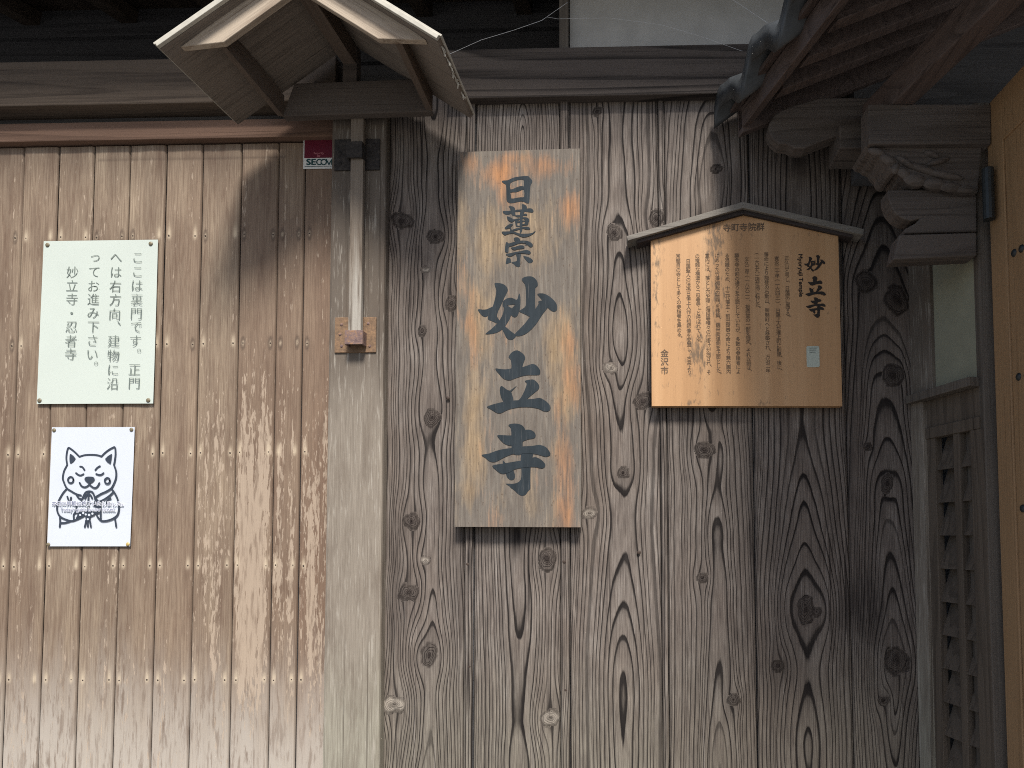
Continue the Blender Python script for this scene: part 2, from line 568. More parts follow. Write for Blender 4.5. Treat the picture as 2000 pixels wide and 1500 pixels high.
def make_pole_mat():
    t = NT('grey_weathered_pole')
    fibre = t.ramp(t.noise(t.obj((1, 1, .02)), 260.0, 5.0, .7), [(.3, 0), (.7, 1)])
    st = t.noise(t.obj((1, 1, .06)), 90.0, 4.0, .62)
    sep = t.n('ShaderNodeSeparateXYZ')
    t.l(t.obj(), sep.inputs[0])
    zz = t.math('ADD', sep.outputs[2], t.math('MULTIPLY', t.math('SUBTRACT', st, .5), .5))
    base = t.mix(t.zmap(zz, 2.0, 2.3, 1, 0), (.205, .172, .14), (.42, .40, .36))  # painted light: pale where the lower end is lit, darker in the roof's shade
    base = t.mix(t.math('MULTIPLY', fibre, .6), base, (.11, .085, .066))
    base = t.mix(t.ramp(st, [(.55, 0), (.66, .7)]), base, (.07, .052, .04))
    t.bump(fibre, .3, .0012)
    return t.out(base, .8, .2)
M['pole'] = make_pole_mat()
M['sheet'] = plain('pale_roof_edge', (.44, .42, .365), .6, .4, .12, 60)
M['rust'] = make_rust('rusty_iron', (.11, .075, .075), (.20, .135, .12), (.30, .165, .075))
M['rustplate'] = make_rust('rusty_plate', (.13, .088, .06), (.20, .128, .08), (.28, .175, .10))
M['iron'] = make_rust('dark_old_iron', (.022, .02, .02), (.035, .031, .03), (.06, .052, .046))
M['hinge'] = plain('black_hinge_metal', (.02, .024, .026), .45, .5, .2, 80)
M['brass'] = plain('dull_brass_pin', (.16, .135, .085), .45, .5, .25, 200)
M['brass2'] = plain('bright_brass_pin', (.42, .31, .11), .4, .5, .2, 200)
M['nail'] = plain('dark_nail', (.05, .035, .028), .6, .3, .3, 300)
def make_paper(name, col):
    t = NT(name)
    a = t.noise(t.obj(), 6.0, 3.0, .5)
    b = t.noise(t.obj(), 210.0, 1.0, .4)
    c = t.ramp(a, [(.3, tuple(q * .95 for q in col)), (.7, col)])
    c = t.mix(t.ramp(b, [(.80, 0), (.83, .7)]), c, (.12, .12, .10))
    return t.out(c, .4, .4)
M['paper'] = make_paper('greenish_notice_sheet', (.50, .555, .512))
M['paper2'] = plain('bluish_white_paper', (.54, .58, .645), .4, .4, .02, 8)
M['inkg'] = plain('grey_green_ink', (.15, .18, .165), .6, .2, .05, 50)
M['inkd'] = plain('dark_blue_ink', (.035, .045, .065), .6, .2, .05, 50)
M['inkl'] = plain('lilac_grey_ink', (.22, .24, .34), .6, .2, .05, 50)
M['inkw'] = plain('white_ink', (.80, .82, .86), .6, .2, .03, 50)
def make_slate():
    t = NT('worn_slate_blue_lettering')
    a = t.noise(t.obj((1, 1, .2)), 60.0, 4.0, .6)
    f = t.noise(t.obj((1, 1, .04)), 240.0, 4.0, .65)
    c = t.ramp(a, [(.3, (.016, .023, .029)), (.7, (.028, .038, .047))])
    c = t.mix(t.ramp(f, [(.60, 0), (.70, .6)]), c, (.10, .10, .10))
    t.bump(f, .3, .001)
    return t.out(c, .75, .2)
M['slate'] = make_slate()
M['inkb'] = plain('brown_black_ink', (.115, .078, .052), .6, .2, .15, 90)
M['inkb2'] = plain('black_ink', (.028, .022, .019), .6, .2, .15, 90)
M['red'] = plain('maroon_print', (.11, .009, .024), .4, .4, .05, 50)
M['pink'] = plain('pink_print', (.45, .16, .19), .5, .3, .05, 50)
M['green'] = plain('dark_green_print', (.012, .055, .06), .5, .3, .05, 50)
M['label'] = plain('white_sticker', (.62, .62, .60), .4, .4, .04, 50)
M['plaster'] = plain('grey_plaster', (.40, .39, .37), .9, .15, .10, 14, bump=.2)
M['plaster2'] = plain('greenish_plaster', (.25, .25, .19), .9, .15, .10, 12, bump=.2)
M['gatewood'] = wood('dark_gatehouse_wood', (.115, .098, .088), (.038, .031, .028), 'x', 16, 8, .4, .35, .35)
M['gatewood_z'] = wood('dark_gatehouse_post_wood', (.125, .107, .090), (.044, .037, .031), 'z', 16, 8, .4, .35, .35)
M['lattice'] = wood('lattice_wood', (.115, .092, .072), (.036, .028, .022), 'z', 14, 9, .4, .35, .3)
M['rafter'] = wood('purlin_wood', (.115, .088, .080), (.040, .030, .028), 'y', 14, 8, .4, .35, .3)
M['door'] = wood('new_yellow_door_wood', (.33, .205, .108), (.18, .105, .052), 'z', 6, 6, .22, .25, .35, .6, .3)
M['capwood'] = wood('grey_roof_cap', (.20, .185, .165), (.08, .07, .062), 'x', 6, 10, .4, .4, .3)
M['capdark'] = wood('dark_inner_cap', (.05, .04, .038), (.02, .017, .016), 'x', 6, 10, .4, .4, .3)
M['tile'] = plain('dark_glazed_roof_tile', (.045, .05, .055), .5, .4, .4, 25, bump=.1)
M['eave'] = wood('eave_boards', (.09, .07, .055), (.04, .03, .025), 'y', 7, 7, .4, .35, .3)
M['web'] = plain('cobweb_thread', (.55, .56, .58), .5, .4, .05, 50)
def make_ground():
    t = NT('grey_pavement')
    nz = t.noise(t.obj(), 14.0, 6.0, .65)
    n2 = t.noise(t.obj(), 180.0, 3.0, .6)
    c = t.ramp(nz, [(.3, (.15, .147, .142)), (.7, (.21, .205, .195))])
    c = t.mix(t.math('MULTIPLY', n2, .35), c, (.18, .17, .16))
    t.bump(n2, .4, .004)
    return t.out(c, .9, .2)
M['ground'] = make_ground()

# ------------------------------------------------------------------ ground
g = MB().add([(-60, -60, 0), (60, -60, 0), (60, 60, 0), (-60, 60, 0)], [(0, 1, 2, 3)]).build('ground', M['ground'])
tag(g, kind='structure')

# ------------------------------------------------------------------ board grids
def boards_mesh(name, boards, z0, zf, z1, y, dx, dz, fields, depth, parent, mat, groove=.004, nails=None):
    """vertical boards as one mesh; each board is a grid carrying its growth-ring field.
    boards: list of dicts with x0, x1 (metres); fields(b, X, Z) -> dict of arrays"""
    V, Fc, A = [], [], {}
    k = 0
    for b in boards:
        n = max(4, int((b['x1'] - b['x0']) / dx))
        xs = np.concatenate(([b['x0'], b['x0'] + .0015, b['x0'] + .004], np.linspace(b['x0'] + .006, b['x1'] - .006, n) if b['x1'] - b['x0'] > .02 else np.array([(b['x0'] + b['x1']) / 2]), [b['x1'] - .004, b['x1'] - .0015, b['x1']]))
        zs = np.concatenate((np.linspace(z0, zf, 12)[:-1], np.arange(zf, z1 + dz, dz)))
        X, Z = np.meshgrid(xs, zs)
        e = np.minimum(X - b['x0'], b['x1'] - X)
        Y = np.full_like(X, y + b.get('dy', 0)) + groove * np.exp(-(e / .002) ** 2) + .0012 * vnoise(X * 18, Z * 2.2, b['seed'] + 50)
        nz_, nx_ = X.shape
        V.append(np.stack((X, Y, Z), -1).reshape(-1, 3))
        ii = np.arange(nx_ * nz_).reshape(nz_, nx_) + k
        Fc.append(np.stack((ii[:-1, :-1], ii[:-1, 1:], ii[1:, 1:], ii[1:, :-1]), -1).reshape(-1, 4))
        for nm, ar in fields(b, X, Z).items():
            A.setdefault(nm, []).append(np.asarray(ar, np.float32).reshape(-1))
        k += nx_ * nz_
    V = np.concatenate(V).astype(np.float32)
    Fc = np.concatenate(Fc).astype(np.int32)
    me = bpy.data.meshes.new(name)
    me.vertices.add(len(V))
    me.vertices.foreach_set('co', V.ravel())
    me.loops.add(Fc.size)
    me.loops.foreach_set('vertex_index', Fc.ravel())
    me.polygons.add(len(Fc))
    me.polygons.foreach_set('loop_start', np.arange(0, Fc.size, 4, dtype=np.int32))
    me.polygons.foreach_set('use_smooth', np.ones(len(Fc), dtype=bool))
    me.update(calc_edges=True)
    for nm, ar in A.items():
        at = me.attributes.new(nm, 'FLOAT', 'POINT')
        at.data.foreach_set('value', np.concatenate(ar))
    me.validate()
    o = link(name, me, mat, parent, fix=False)
    if nails:                                   # nail heads belong to the boards' own surface
        import bmesh
        bm = bmesh.new()
        bm.from_mesh(me)
        vs = [bm.verts.new(p) for p in nails.v]
        for q in nails.f:
            f = bm.faces.new([vs[i] for i in q])
            f.material_index = 1
        bm.to_mesh(me)
        bm.free()
        me.materials.append(M['nail'])
    return o

def xz(px, py):
    return BX(px, py, 0.0)

# ---- plank wall
KN = [  # knots as the photo shows them: px, py, radius px, pale core
    (785, 431, 17, 0), (850, 462, 13, 0), (831, 526, 7, 1), (882, 592, 12, 0), (824, 646, 8, 0), (843, 816, 15, 0), (805, 1018, 14, 0),
    (832, 1095, 8, 1), (798, 1158, 16, 0), (838, 1280, 17, 0), (767, 1377, 17, 1), (1167, 218, 7, 0), (1200, 455, 13, 0), (1192, 719, 11, 1),
    (1217, 924, 10, 0), (1151, 1003, 12, 1), (1068, 1091, 17, 0), (1076, 1402, 15, 1), (1398, 330, 9, 0), (1283, 428, 14, 0),
    (1258, 783, 15, 0), (1376, 880, 15, 0), (1372, 1128, 9, 0), (1574, 1192, 19, 0), (1594, 1196, 8, 0), (1520, 1300, 10, 0), (1432, 1368, 10, 0),
    (1692, 552, 19, 0), (1750, 586, 22, 0), (1743, 733, 18, 0), (1733, 945, 13, 0), (1752, 1290, 22, 0), (1725, 1367, 9, 0), (1695, 873, 6, 0)]
KN = [(*xz(a, b), r / 762.0, p) for a, b, r, p in KN]
ST = [  # dark water stains: px, py, rx, ry, strength
    (1472, 1060, 9, 140, .9), (1690, 1180, 45, 75, .75), (1525, 1290, 40, 70, .35), (1010, 1050, 16, 45, 1.0), (1290, 900, 4, 60, .9),
    (1293, 1110, 4, 60, .8), (1365, 445, 8, 40, .9), (1110, 250, 4, 40, .8), (917, 1090, 4, 60, .9), (915, 1310, 4, 80, .7),
    (1560, 300, 25, 60, .8), (1700, 620, 30, 120, .35), (1740, 450, 40, 160, .45), (770, 1130, 18, 160, .30), (1345, 840, 25, 70, .35), (1102, 1120, 4, 60, .8),
    (892, 1150, 12, 180, .35), (1470, 880, 8, 60, .7), (1245, 1330, 14, 80, .2), (1660, 900, 12, 200, .35)]
ST = [(*xz(a, b), rx / 762.0, ry / 762.0, s) for a, b, rx, ry, s in ST]
PLB = []
def plank(pl, pr, cpx, h0, slope, amp, wl, wid, seed, tone=0.0, dy=0.0, wav=.008):
    PLB.append(dict(x0=xz(pl, 1000)[0], x1=xz(pr, 1000)[0], cx=xz(cpx, 1000)[0], h0=h0, slope=slope, amp=amp, wl=wl, wid=wid, seed=seed, tone=tone, dy=dy, wav=wav))
plank(752, 907.5, 840, .030, .014, .018, .34, .0085, 1, .12)
plank(908.5, 925.5, 890, .03, .0, .004, .4, .007, 2, .0, -.006)
plank(926.5, 1094.5, 1015, .036, -.02, .024, .36, .0085, 3, .0)
plank(1095.5, 1112.5, 1060, .04, .0, .004, .4, .007, 4, .05, -.006)
plank(1113.5, 1290.5, 1214, .046, .006, .026, .52, .0098, 5, .0)
plank(1291.5, 1303, 1320, .04, .0, .004, .4, .006, 6, .1, -.003)
plank(1304, 1472, 1398, .042, .030, .026, .42, .0090, 7, .08)
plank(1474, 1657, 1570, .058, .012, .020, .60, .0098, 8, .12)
plank(1658, 1795, 1738, .045, .095, .010, .50, .0105, 9, .28)  # tone grows towards the right: mostly shade, put into the board colour
def plank_fields(b, X, Z):
    s = b['seed']
    x = X.copy()
    kn = np.zeros_like(X)
    pale = np.zeros_like(X)
    core = np.zeros_like(X)
    rr = np.zeros_like(X)
    z = Z + 0.0
    for kx, kz, r, p in KN:
        if kx < b['x0'] - .02 or kx > b['x1'] + .02:
            continue
        dx, dz = X - kx, Z - kz
        e = np.exp(-((dx / (2.0 * r)) ** 2 + (dz / (3.6 * r)) ** 2))
        x = x - dx * .86 * e
        an = .8 + .5 * ((kx * 977.3 + kz * 311.7) % 1.0)
        q = np.sqrt((dx / (r * an)) ** 2 + (dz / (r * 1.05 / an)) ** 2) + .24 * vnoise(X * 60, Z * 60, s) + .10 * vnoise(X * 140, Z * 140, s + 1)
        c = np.clip((1.15 - q) / .22, 0, 1)
        core = np.maximum(core, c)
        rr = np.where(c > 0, q * r / .0042, rr)
        if p:
            pale = np.maximum(pale, .75 * np.clip((1.05 - q) / .35, 0, 1) * np.clip(q / .5, 0, 1))
            kn = np.maximum(kn, .6 * np.clip((.5 - q) / .25, 0, 1))
        else:
            kn = np.maximum(kn, np.clip((1.0 - q) / .12, 0, 1) * .55)
            kn = np.maximum(kn, .95 * np.clip((.50 - q) / .18, 0, 1))
            kn = np.maximum(kn, .85 * np.exp(-((q - 1.0) / .13) ** 2))
            kn = np.maximum(kn, .14 * np.exp(-((dx / (1.5 * r)) ** 2 + (dz / (2.6 * r)) ** 2)))
    cx = b['cx'] + b['wav'] * vnoise(Z * 2.3, Z * 0 + .5, s) + .5 * b['wav'] * vnoise(Z * 6.1, Z * 0 + 3.5, s)
    h = b['h0'] + b['slope'] * (Z - 1.6) + b['amp'] * vnoise(Z / b['wl'], Z * 0 + 7.5, s + 11) + .35 * b['amp'] * vnoise(Z / b['wl'] * 3.1, Z * 0 + 2.5, s + 17)
    d = (x - cx) + .0014 * vnoise(X * 16, Z * 3.2, s + 3) + .0006 * vnoise(X * 60, Z * 12, s + 5)
    r_ = np.sqrt(d * d + h * h)
    ring = r_ / (.86 * b['wid']) + .30 * vnoise(X * 9, Z * 1.3, s + 21) + .28 * vnoise(X * 36, Z * 2.0, s + 23) + 2.0 * np.abs(h) / b['wid'] * .15
    ring = ring + .9 * vnoise(ring * .42, ring * 0 + .5, s + 41) + .35 * vnoise(ring * 1.1, ring * 0 + 2.5, s + 43)
    ring = ring * (1 - core) + rr * core
    st = np.zeros_like(X)
    for sx, sz, rx, rz, a in ST:
        st = np.maximum(st, a * np.exp(-(((X - sx) / rx) ** 2 + ((Z - sz) / rz) ** 2) ** 1.5))
    e = np.minimum(X - b['x0'], b['x1'] - X)
    st = np.maximum(st, .55 * np.exp(-(e / .0022) ** 2))
    bold = .88 + .12 * np.exp(-((X - cx) / (1.1 * np.abs(h) + .006)) ** 2)
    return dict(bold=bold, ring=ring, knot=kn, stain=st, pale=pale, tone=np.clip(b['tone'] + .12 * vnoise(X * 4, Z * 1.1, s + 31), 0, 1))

wall = thing('plank_wall', (0.0, 0.0, 0.0), 'grey weathered cedar plank wall with dark grain and knots behind the hanging boards', 'wall')
nl = MB()
for a, b in ((913, 1102), (917, 1302), (913, 1407), (1102, 1097), (1105, 1348), (875, 777), (1112, 292), (1104, 640), (1248, 1079)):
    p = BP(a, b, -.006)
    nl.dome((p.x, -.005, p.z), .0050, .35, n=10, rings=3)
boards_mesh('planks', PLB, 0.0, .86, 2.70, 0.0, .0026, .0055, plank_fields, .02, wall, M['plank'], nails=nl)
mb = MB().box(PLB[0]['x0'] - .02, PLB[-1]['x1'] + .004, .012, .05, 0.0, 2.72)
mb.build('backing', M['dark'], wall)

# ---- plank gate on the left
GY = .02
sm = [47, 115, 184, 254, 325, 396, 472, 545, 595]
gx = [BX(p, 275, GY)[0] for p in sm]
step = gx[1] - gx[0]
gx = [gx[0] - step * k for k in range(5, 0, -1)] + gx + [BX(664, 275, GY)[0]]
gx[-2] = BX(596, 275, GY)[0]
GB = []
PEEL = {6: .0, 7: .05, 8: .10, 9: .12, 10: .05, 11: .30, 12: .62, 13: .85, 14: .85}
rnd = random.Random(4)
for i in range(len(gx) - 1):
    GB.append(dict(x0=gx[i] + .0006, x1=gx[i + 1] - .0006, seed=100 + i, idx=i, h0=.01 + .02 * rnd.random(), cx=(gx[i] + gx[i + 1]) / 2 + .025 * (rnd.random() - .5), dy=.0012 * rnd.random(), tone=.25 * rnd.random()))
nB = len(GB)
GB[-1]['tone'] = .75; GB[-2]['tone'] = .45; GB[-3]['tone'] = .3
GB[-1]['pl'] = .48; GB[-2]['pl'] = .30; GB[-3]['pl'] = .78; GB[-4]['pl'] = .30; GB[-5]['pl'] = .1
NROW = [460, 672, 885, 1105, 1328]
NAILS = []
for i, b in enumerate(GB):
    for py in NROW:
        z = BX(350, py, GY)[1]
        for xx in (b['x0'] + .013, b['x1'] - .013):
            NAILS.append((xx + rnd.uniform(-.002, .002), z + rnd.uniform(-.0015, .0015), rnd.random(), py))
def gate_fields(b, X, Z):
    s = b['seed']
    cx = b['cx'] + .006 * vnoise(Z * 1.7, Z * 0 + .5, s)
    h = b['h0'] + .008 * vnoise(Z * 2.2, Z * 0 + 4.5, s) + .004 * vnoise(Z * 7, Z * 0 + 1.5, s)
    d = X - cx + .001 * vnoise(X * 40, Z * 9, s)
    ring = np.sqrt(d * d + h * h) / .0052 + .5 * vnoise(X * 12, Z * 1.2, s + 2)
    halo = np.zeros_like(X)
    stn = np.zeros_like(X)
    for nx_, nz_, q, py in NAILS:
        if b['x0'] <= nx_ <= b['x1']:
            dx, dz = X - nx_, Z - nz_
            up = np.where(dz > 0, .014 + .010 * q, .008)
            a = .75 * np.exp(-(dx / .0048) ** 2 - (dz / up) ** 2)
            if py < 700 and (q < .3 or nx_ > -1.02):
                ring_ = np.sqrt((dx / .0062) ** 2 + (dz / .018) ** 2)
                stn = np.maximum(stn, .62 * np.clip((1.25 - ring_) / .35, 0, 1) * np.clip((ring_ - .25) / .3, 0, 1))
                a = .55 * np.exp(-(dx / .0035) ** 2 - (dz / .008) ** 2)
            halo = np.maximum(halo, a)
    e = np.minimum(X - b['x0'], b['x1'] - X)
    stn = np.maximum(stn, .6 * np.exp(-(e / .0017) ** 2))
    zl_ = BX(350, 309.5, GY)[1]
    stn = np.maximum(stn, .5 * np.exp(-((Z - zl_ - .002 * vnoise(X * 3, X * 0, 7)) / .003) ** 2) * ((X > BX(190, 309, GY)[0]) & (X < BX(560, 309, GY)[0])))
    zf = np.clip((2.05 - Z) / .45, 0, 1) * np.clip((Z - .95) / .25, 0, 1)
    pl = b.get('pl', .03) * zf * (1.0 - .6 * np.clip((np.abs(X - (b['x0'] + b['x1']) / 2) / (b['x1'] - b['x0']) - .28) * 6, 0, 1)) + .06 * vnoise(X * 6, Z * 2, s + 9)
    return dict(ring=ring, halo=halo, stain=stn, peel=np.clip(pl, 0, 1), tone=np.clip(b['tone'] + .2 * vnoise(X * 8, Z * 1.4, s + 5), 0, 1))
gate = thing('board_gate', (-1.2, GY, 0.0), 'closed tan gate of narrow vertical boards with rows of nail holes', 'gate')
nl = MB()
for nx_, nz_, q, py in NAILS:
    if nx_ > -1.75:
        nl.dome((nx_, GY + .0006, nz_), .0022, .35, n=8, rings=2)
boards_mesh('boards', GB, 0.03, .86, 2.56, GY, .0034, .0055, gate_fields, .02, gate, M['gate'], .005, nails=nl)
MB().box(gx[0], gx[-1] + .05, GY + .012, GY + .038, .02, 2.6).build('backing', M['dark'], gate)
zt = BX(300, 270, 0.0)[1]
zt2 = BX(300, 236, 0.0)[1]
MB().box(gx[0], BX(655, 260, 0)[0], .0, .045, BX(300, 272, 0)[1], zt2).build('top_rail', M['rail'], gate, .002)

# ---- lintel beam on the left, and the recess behind
zb0, zb1 = BX(250, 203, -.04)[1], BX(250, 116, -.04)[1]
lb = MB().box(-2.4, BX(655, 170, -.04)[0], -.04, .05, zb0, zb1).build('lintel_beam', M['beam_l'], None, .003)
tag(lb, 'brown wooden lintel beam above the tan board gate, behind the small gabled roof', 'beam')
mb = MB().box(-2.4, BX(655, 225, .02)[0], .021, .046, zt2 + .0, zb0 - .001)
o = mb.build('filler_board', M['dark'], gate)

rb0, rb1 = BX(1150, 187, -.03)[1], BX(1150, 91, -.03)[1]
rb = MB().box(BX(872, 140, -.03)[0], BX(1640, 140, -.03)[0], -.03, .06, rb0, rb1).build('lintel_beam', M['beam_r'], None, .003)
tag(rb, 'dark lintel beam with wavy grain over the grey plank wall, below the plaster panel', 'beam')

loft = thing('loft_wall', (-.8, .5, zb1), 'dark recessed loft wall of horizontal boards under the eaves, above the beams', 'wall')
mb = MB()
for k in range(7):
    z = zb1 - .12 + k * .105
    mb.hexa([(-2.6, .42, z), (.02, .42, z), (.02, .44, z + .11), (-2.6, .44, z + .11), (-2.6, .45, z), (.02, .45, z), (.02, .47, z + .11), (-2.6, .47, z + .11)])
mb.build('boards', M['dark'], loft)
MB().box(-2.6, .02, .047, .44, zb1 - .14, zb1 - .10).build('floor_board', M['dark'], loft)
MB().box(.0, .025, .05, .46, zb1 - .1, 3.3).build('side_board', M['dark'], loft)

up = thing('plaster_wall', (.25, .02, rb1), 'grey plaster wall panel above the dark lintel, beside the tiled eave', 'wall')
MB().box(BX(1113, 60, .02)[0], .95, .02, .05, rb1 - .03, 3.3).build('panel', M['plaster'], up)
x0, x1 = BX(1092, 60, -.005)[0], BX(1110, 60, -.005)[0]
MB().box(x0, x1, -.005, .055, rb1 - .01, 3.3).build('stud', M['gatewood_z'], up, .002)

# ---- main eave overhead
ev = thing('eave_roof', (-.8, .0, 3.0), 'deep wooden eave of the temple building, overhanging the gate and wall', 'roof')
MB().hexa([(-3.2, -.37, 3.05), (1.2, -.37, 3.05), (1.2, .6, 3.32), (-3.2, .6, 3.32), (-3.2, -.37, 3.09), (1.2, -.37, 3.09), (1.2, .6, 3.36), (-3.2, .6, 3.36)]).build('soffit', M['eave'], ev)
for k in range(13):
    x = -3.0 + k * .33
    MB().hexa([(x, -.34, 3.01), (x + .05, -.34, 3.01), (x + .05, .58, 3.26), (x, .58, 3.26), (x, -.34, 3.05), (x + .05, -.34, 3.05), (x + .05, .58, 3.31), (x, .58, 3.31)]).build('rafter', M['eave'], ev)

# ---- gate post with its irons
PYF = -.03
post = thing('gate_post', (-.71, 0.0, 0.0), 'square grey weathered post between the board gate and the plank wall', 'post')
xa, xb = BX(636, 1000, PYF)[0], BX(746, 1000, PYF)[0]
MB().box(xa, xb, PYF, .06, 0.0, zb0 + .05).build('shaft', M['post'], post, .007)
def plate(px0, py0, px1, py1, y, t=.004):
    x0, z1 = BX(px0, py0, y); x1, z0 = BX(px1, py1, y)
    return x0, x1, y, y + t, z0, z1
sock = MB().box(*plate(654, 620, 734, 688, PYF - .004)).build('iron_socket', M['rustplate'], post, .0012)
sock['label'] = 'rusty brown plate with a square cup'
mb = MB()
sx0, sz1 = BX(673, 645, -.062); sx1, sz0 = BX(708, 672, -.062)
t_ = .004
mb.box(sx0, sx1, -.062, -.058, sz0, sz1)
mb.box(sx0, sx0 + t_, -.0578, PYF - .0042, sz0, sz1)
mb.box(sx1 - t_, sx1, -.0578, PYF - .0042, sz0, sz1)
cup = mb.build('cup', M['rust'], sock, .0008)
for a, b in ((667, 634), (667, 676), (719, 632), (722, 676), (664, 653)):
    p = BP(a, b, PYF - .004)
    MB().dome((p.x, PYF - .004, p.z), .0042, .4, n=10, rings=3).build('screw_head', M['rust'], sock, smooth=True)
strap = MB()
strap.box(*plate(653, 272, 741, 331, PYF - .005, .0049))
strap = strap.build('iron_strap', M['iron'], post, .0015)
mb = MB()
bx0, bz1 = BX(676, 276, -.066); bx1, bz0 = BX(707, 307, -.066)
mb.box(bx0, bx1, -.066, -.060, bz0, bz1)
mb.box(bx0, bx0 + .004, -.0598, PYF - .005, bz0, bz1)
mb.box(bx1 - .004, bx1, -.0598, PYF - .005, bz0, bz1)
mb.build('clasp', M['iron'], strap, .001)
for a, b in ((664, 300), (729, 300), (664, 320), (730, 284)):
    p = BP(a, b, PYF - .005)
    MB().dome((p.x, PYF - .005, p.z), .0055, .6, n=10, rings=3).build('bolt_head', M['iron'], strap, smooth=True)

# ---- small gabled roof on its pole
yf, yr = -.345, -.066
xl, zl = BX(313, 96, yf)
xr, zr = BX(854, 81, yf)
xl2, zl2 = BX(465, 243, yr)
xr2, zr2 = BX(919, 231, yr)
xA, zA = BX(578, -88, yf)
zA2 = (zl2 + zr2) / 2 + (zA - (zl + zr) / 2)
xA2 = (xl2 + xr2) / 2 + (xA - (xl + xr) / 2)
rf = thing('gabled_post_roof', (xA2, -.06, zl2), 'small open gabled wooden roof on a thin pole fixed to the gate post', 'roof')
def roof_sheet(e, a, e2, a2, off, th, ext=0.0):
    """sheet from the eave line e-e2 to the ridge line a-a2, raised by off, th thick"""
    e, a, e2, a2 = map(Vector, (e, a, e2, a2))
    s = (a - e).normalized()
    nrm = Vector((-s.z, 0, s.x)) if s.x > 0 else Vector((s.z, 0, -s.x))
    e = e - s * ext; e2 = e2 - s * ext
    p = [e + nrm * off, e2 + nrm * off, a2 + nrm * off, a + nrm * off]
    q = [v + nrm * th for v in p]
    return p + q
E1, A1, E1b, A1b = (xl, yf, zl), (xA, yf, zA), (xl2, yr, zl2), (xA2, yr, zA2)
E2, E2b = (xr, yf, zr), (xr2, yr, zr2)
for (e, eb, sm_) in ((E1, E1b, 'soffit'), (E2, E2b, 'soffit2')):
    rs = MB().hexa(roof_sheet(e, A1, eb, A1b, 0, .011)).build('roof_sheet', M[sm_], rf)
    up_ = (Vector((e[0], yf + .004, e[2])), Vector((eb[0], yr, eb[2])))
    ef = (e[0], yf - .006, e[2]); af = (xA, yf - .006, zA)
    MB().hexa(roof_sheet(ef, af, eb, A1b, .0115, .004, .004)).build('cover_strip', M['sheet'], rs)
    MB().hexa(roof_sheet((e[0], yf - .010, e[2]), (xA, yf - .010, zA), (e[0], yf - .0005, e[2]), (xA, yf - .0005, zA), .0005, .010, .001)).build('edge_strip', M['sheet'], rs, .001)
# splintered bark along the right eave
mb = MB()
rnd = random.Random(9)
for k in range(34):
    q = rnd.random() ** .7
    p = Vector(E2).lerp(Vector(E2b), .02 + q * .75) + Vector((.002, 0, .006))
    d = Vector((rnd.uniform(.0, .007), rnd.uniform(-.004, .02), rnd.uniform(-.014, .004)))
    mb.tube([p, p + d * .6 + Vector((.002, 0, 0)), p + d], rnd.uniform(.0007, .0016), 5)
mb.build('frayed_edge', M['sheet'], rf)
yb = yf + .020
def bpoly(pts, y):
    return [BX(a, b, y) for a, b in pts]
MB().prism(bpoly([(352, 91.5), (437, 82), (596, -33), (596, -94), (575, -74)], yb), yb, yb + .016).build('barge_board', M['barge'], rf, .0015)
MB().prism(bpoly([(832, 78), (738, 75.6), (598, -12), (598, -95), (612, -84)], yb), yb, yb + .016).build('barge_board', M['barge2'], rf, .0015)
def side_rail(f0, f1, b0, b1, hgt):
    """rail under a roof sheet; f0-f1 front bottom edge px, b0-b1 back"""
    a, b = Vector(BP(*f0, yb + .018)), Vector(BP(*f1, yb + .018))
    c, d = Vector(BP(*b0, yr - .01)), Vector(BP(*b1, yr - .01))
    u = Vector((0, 0, hgt))
    MB().hexa([a, b, b + u, a + u, c, d, d + u, c + u]).build('side_rail', M['roofside'], rf, .001)
side_rail((424, 87), (436, 86), (543, 227), (555, 228), .055)
side_rail((770, 82), (784, 82), (832, 216), (845, 217), .05)
cy = yr - .012
cx0, cz0 = BX(551, 227, cy); cx1, _ = BX(843, 217, cy)
cz1 = BX(700, 158, cy)[1]
czb = BX(700, 222, cy)[1]
sl = (BX(843, 217.5, cy)[1] - BX(551, 227.5, cy)[1])
MB().hexa([(cx0, cy, czb - sl / 2), (cx1, cy, czb + sl / 2), (cx1 - .03, cy, cz1 + sl / 2), (cx0 + .03, cy, cz1 - sl / 2),
           (cx0, cy + .024, czb - sl / 2), (cx1, cy + .024, czb + sl / 2), (cx1 - .03, cy + .024, cz1 + sl / 2), (cx0 + .03, cy + .024, cz1 - sl / 2)]).build('crossbar', M['crossbar'], rf, .002)
MB().box(xA2 - .018, xA2 + .018, cy + .001, cy + .030, cz1 - .02, zA2 - .01).build('king_post', M['crossbar'], rf, .001)
MB().hexa([(xA - .017, yf + .04, zA - .060), (xA + .017, yf + .04, zA - .060), (xA + .017, yf + .04, zA - .012), (xA - .017, yf + .04, zA - .012),
           (xA2 - .017, yr, zA2 - .060), (xA2 + .017, yr, zA2 - .060), (xA2 + .017, yr, zA2 - .012), (xA2 - .017, yr, zA2 - .012)]).build('ridge_beam', M['roofside'], rf, .001)
p0, p1 = BX(680, 640, -.057), BX(705, 640, -.057)
MB().box(p0[0], p1[0], -.057, -.042, sz0 + .004, zl2 + .10).build('pole', M['pole'], rf, .0015)

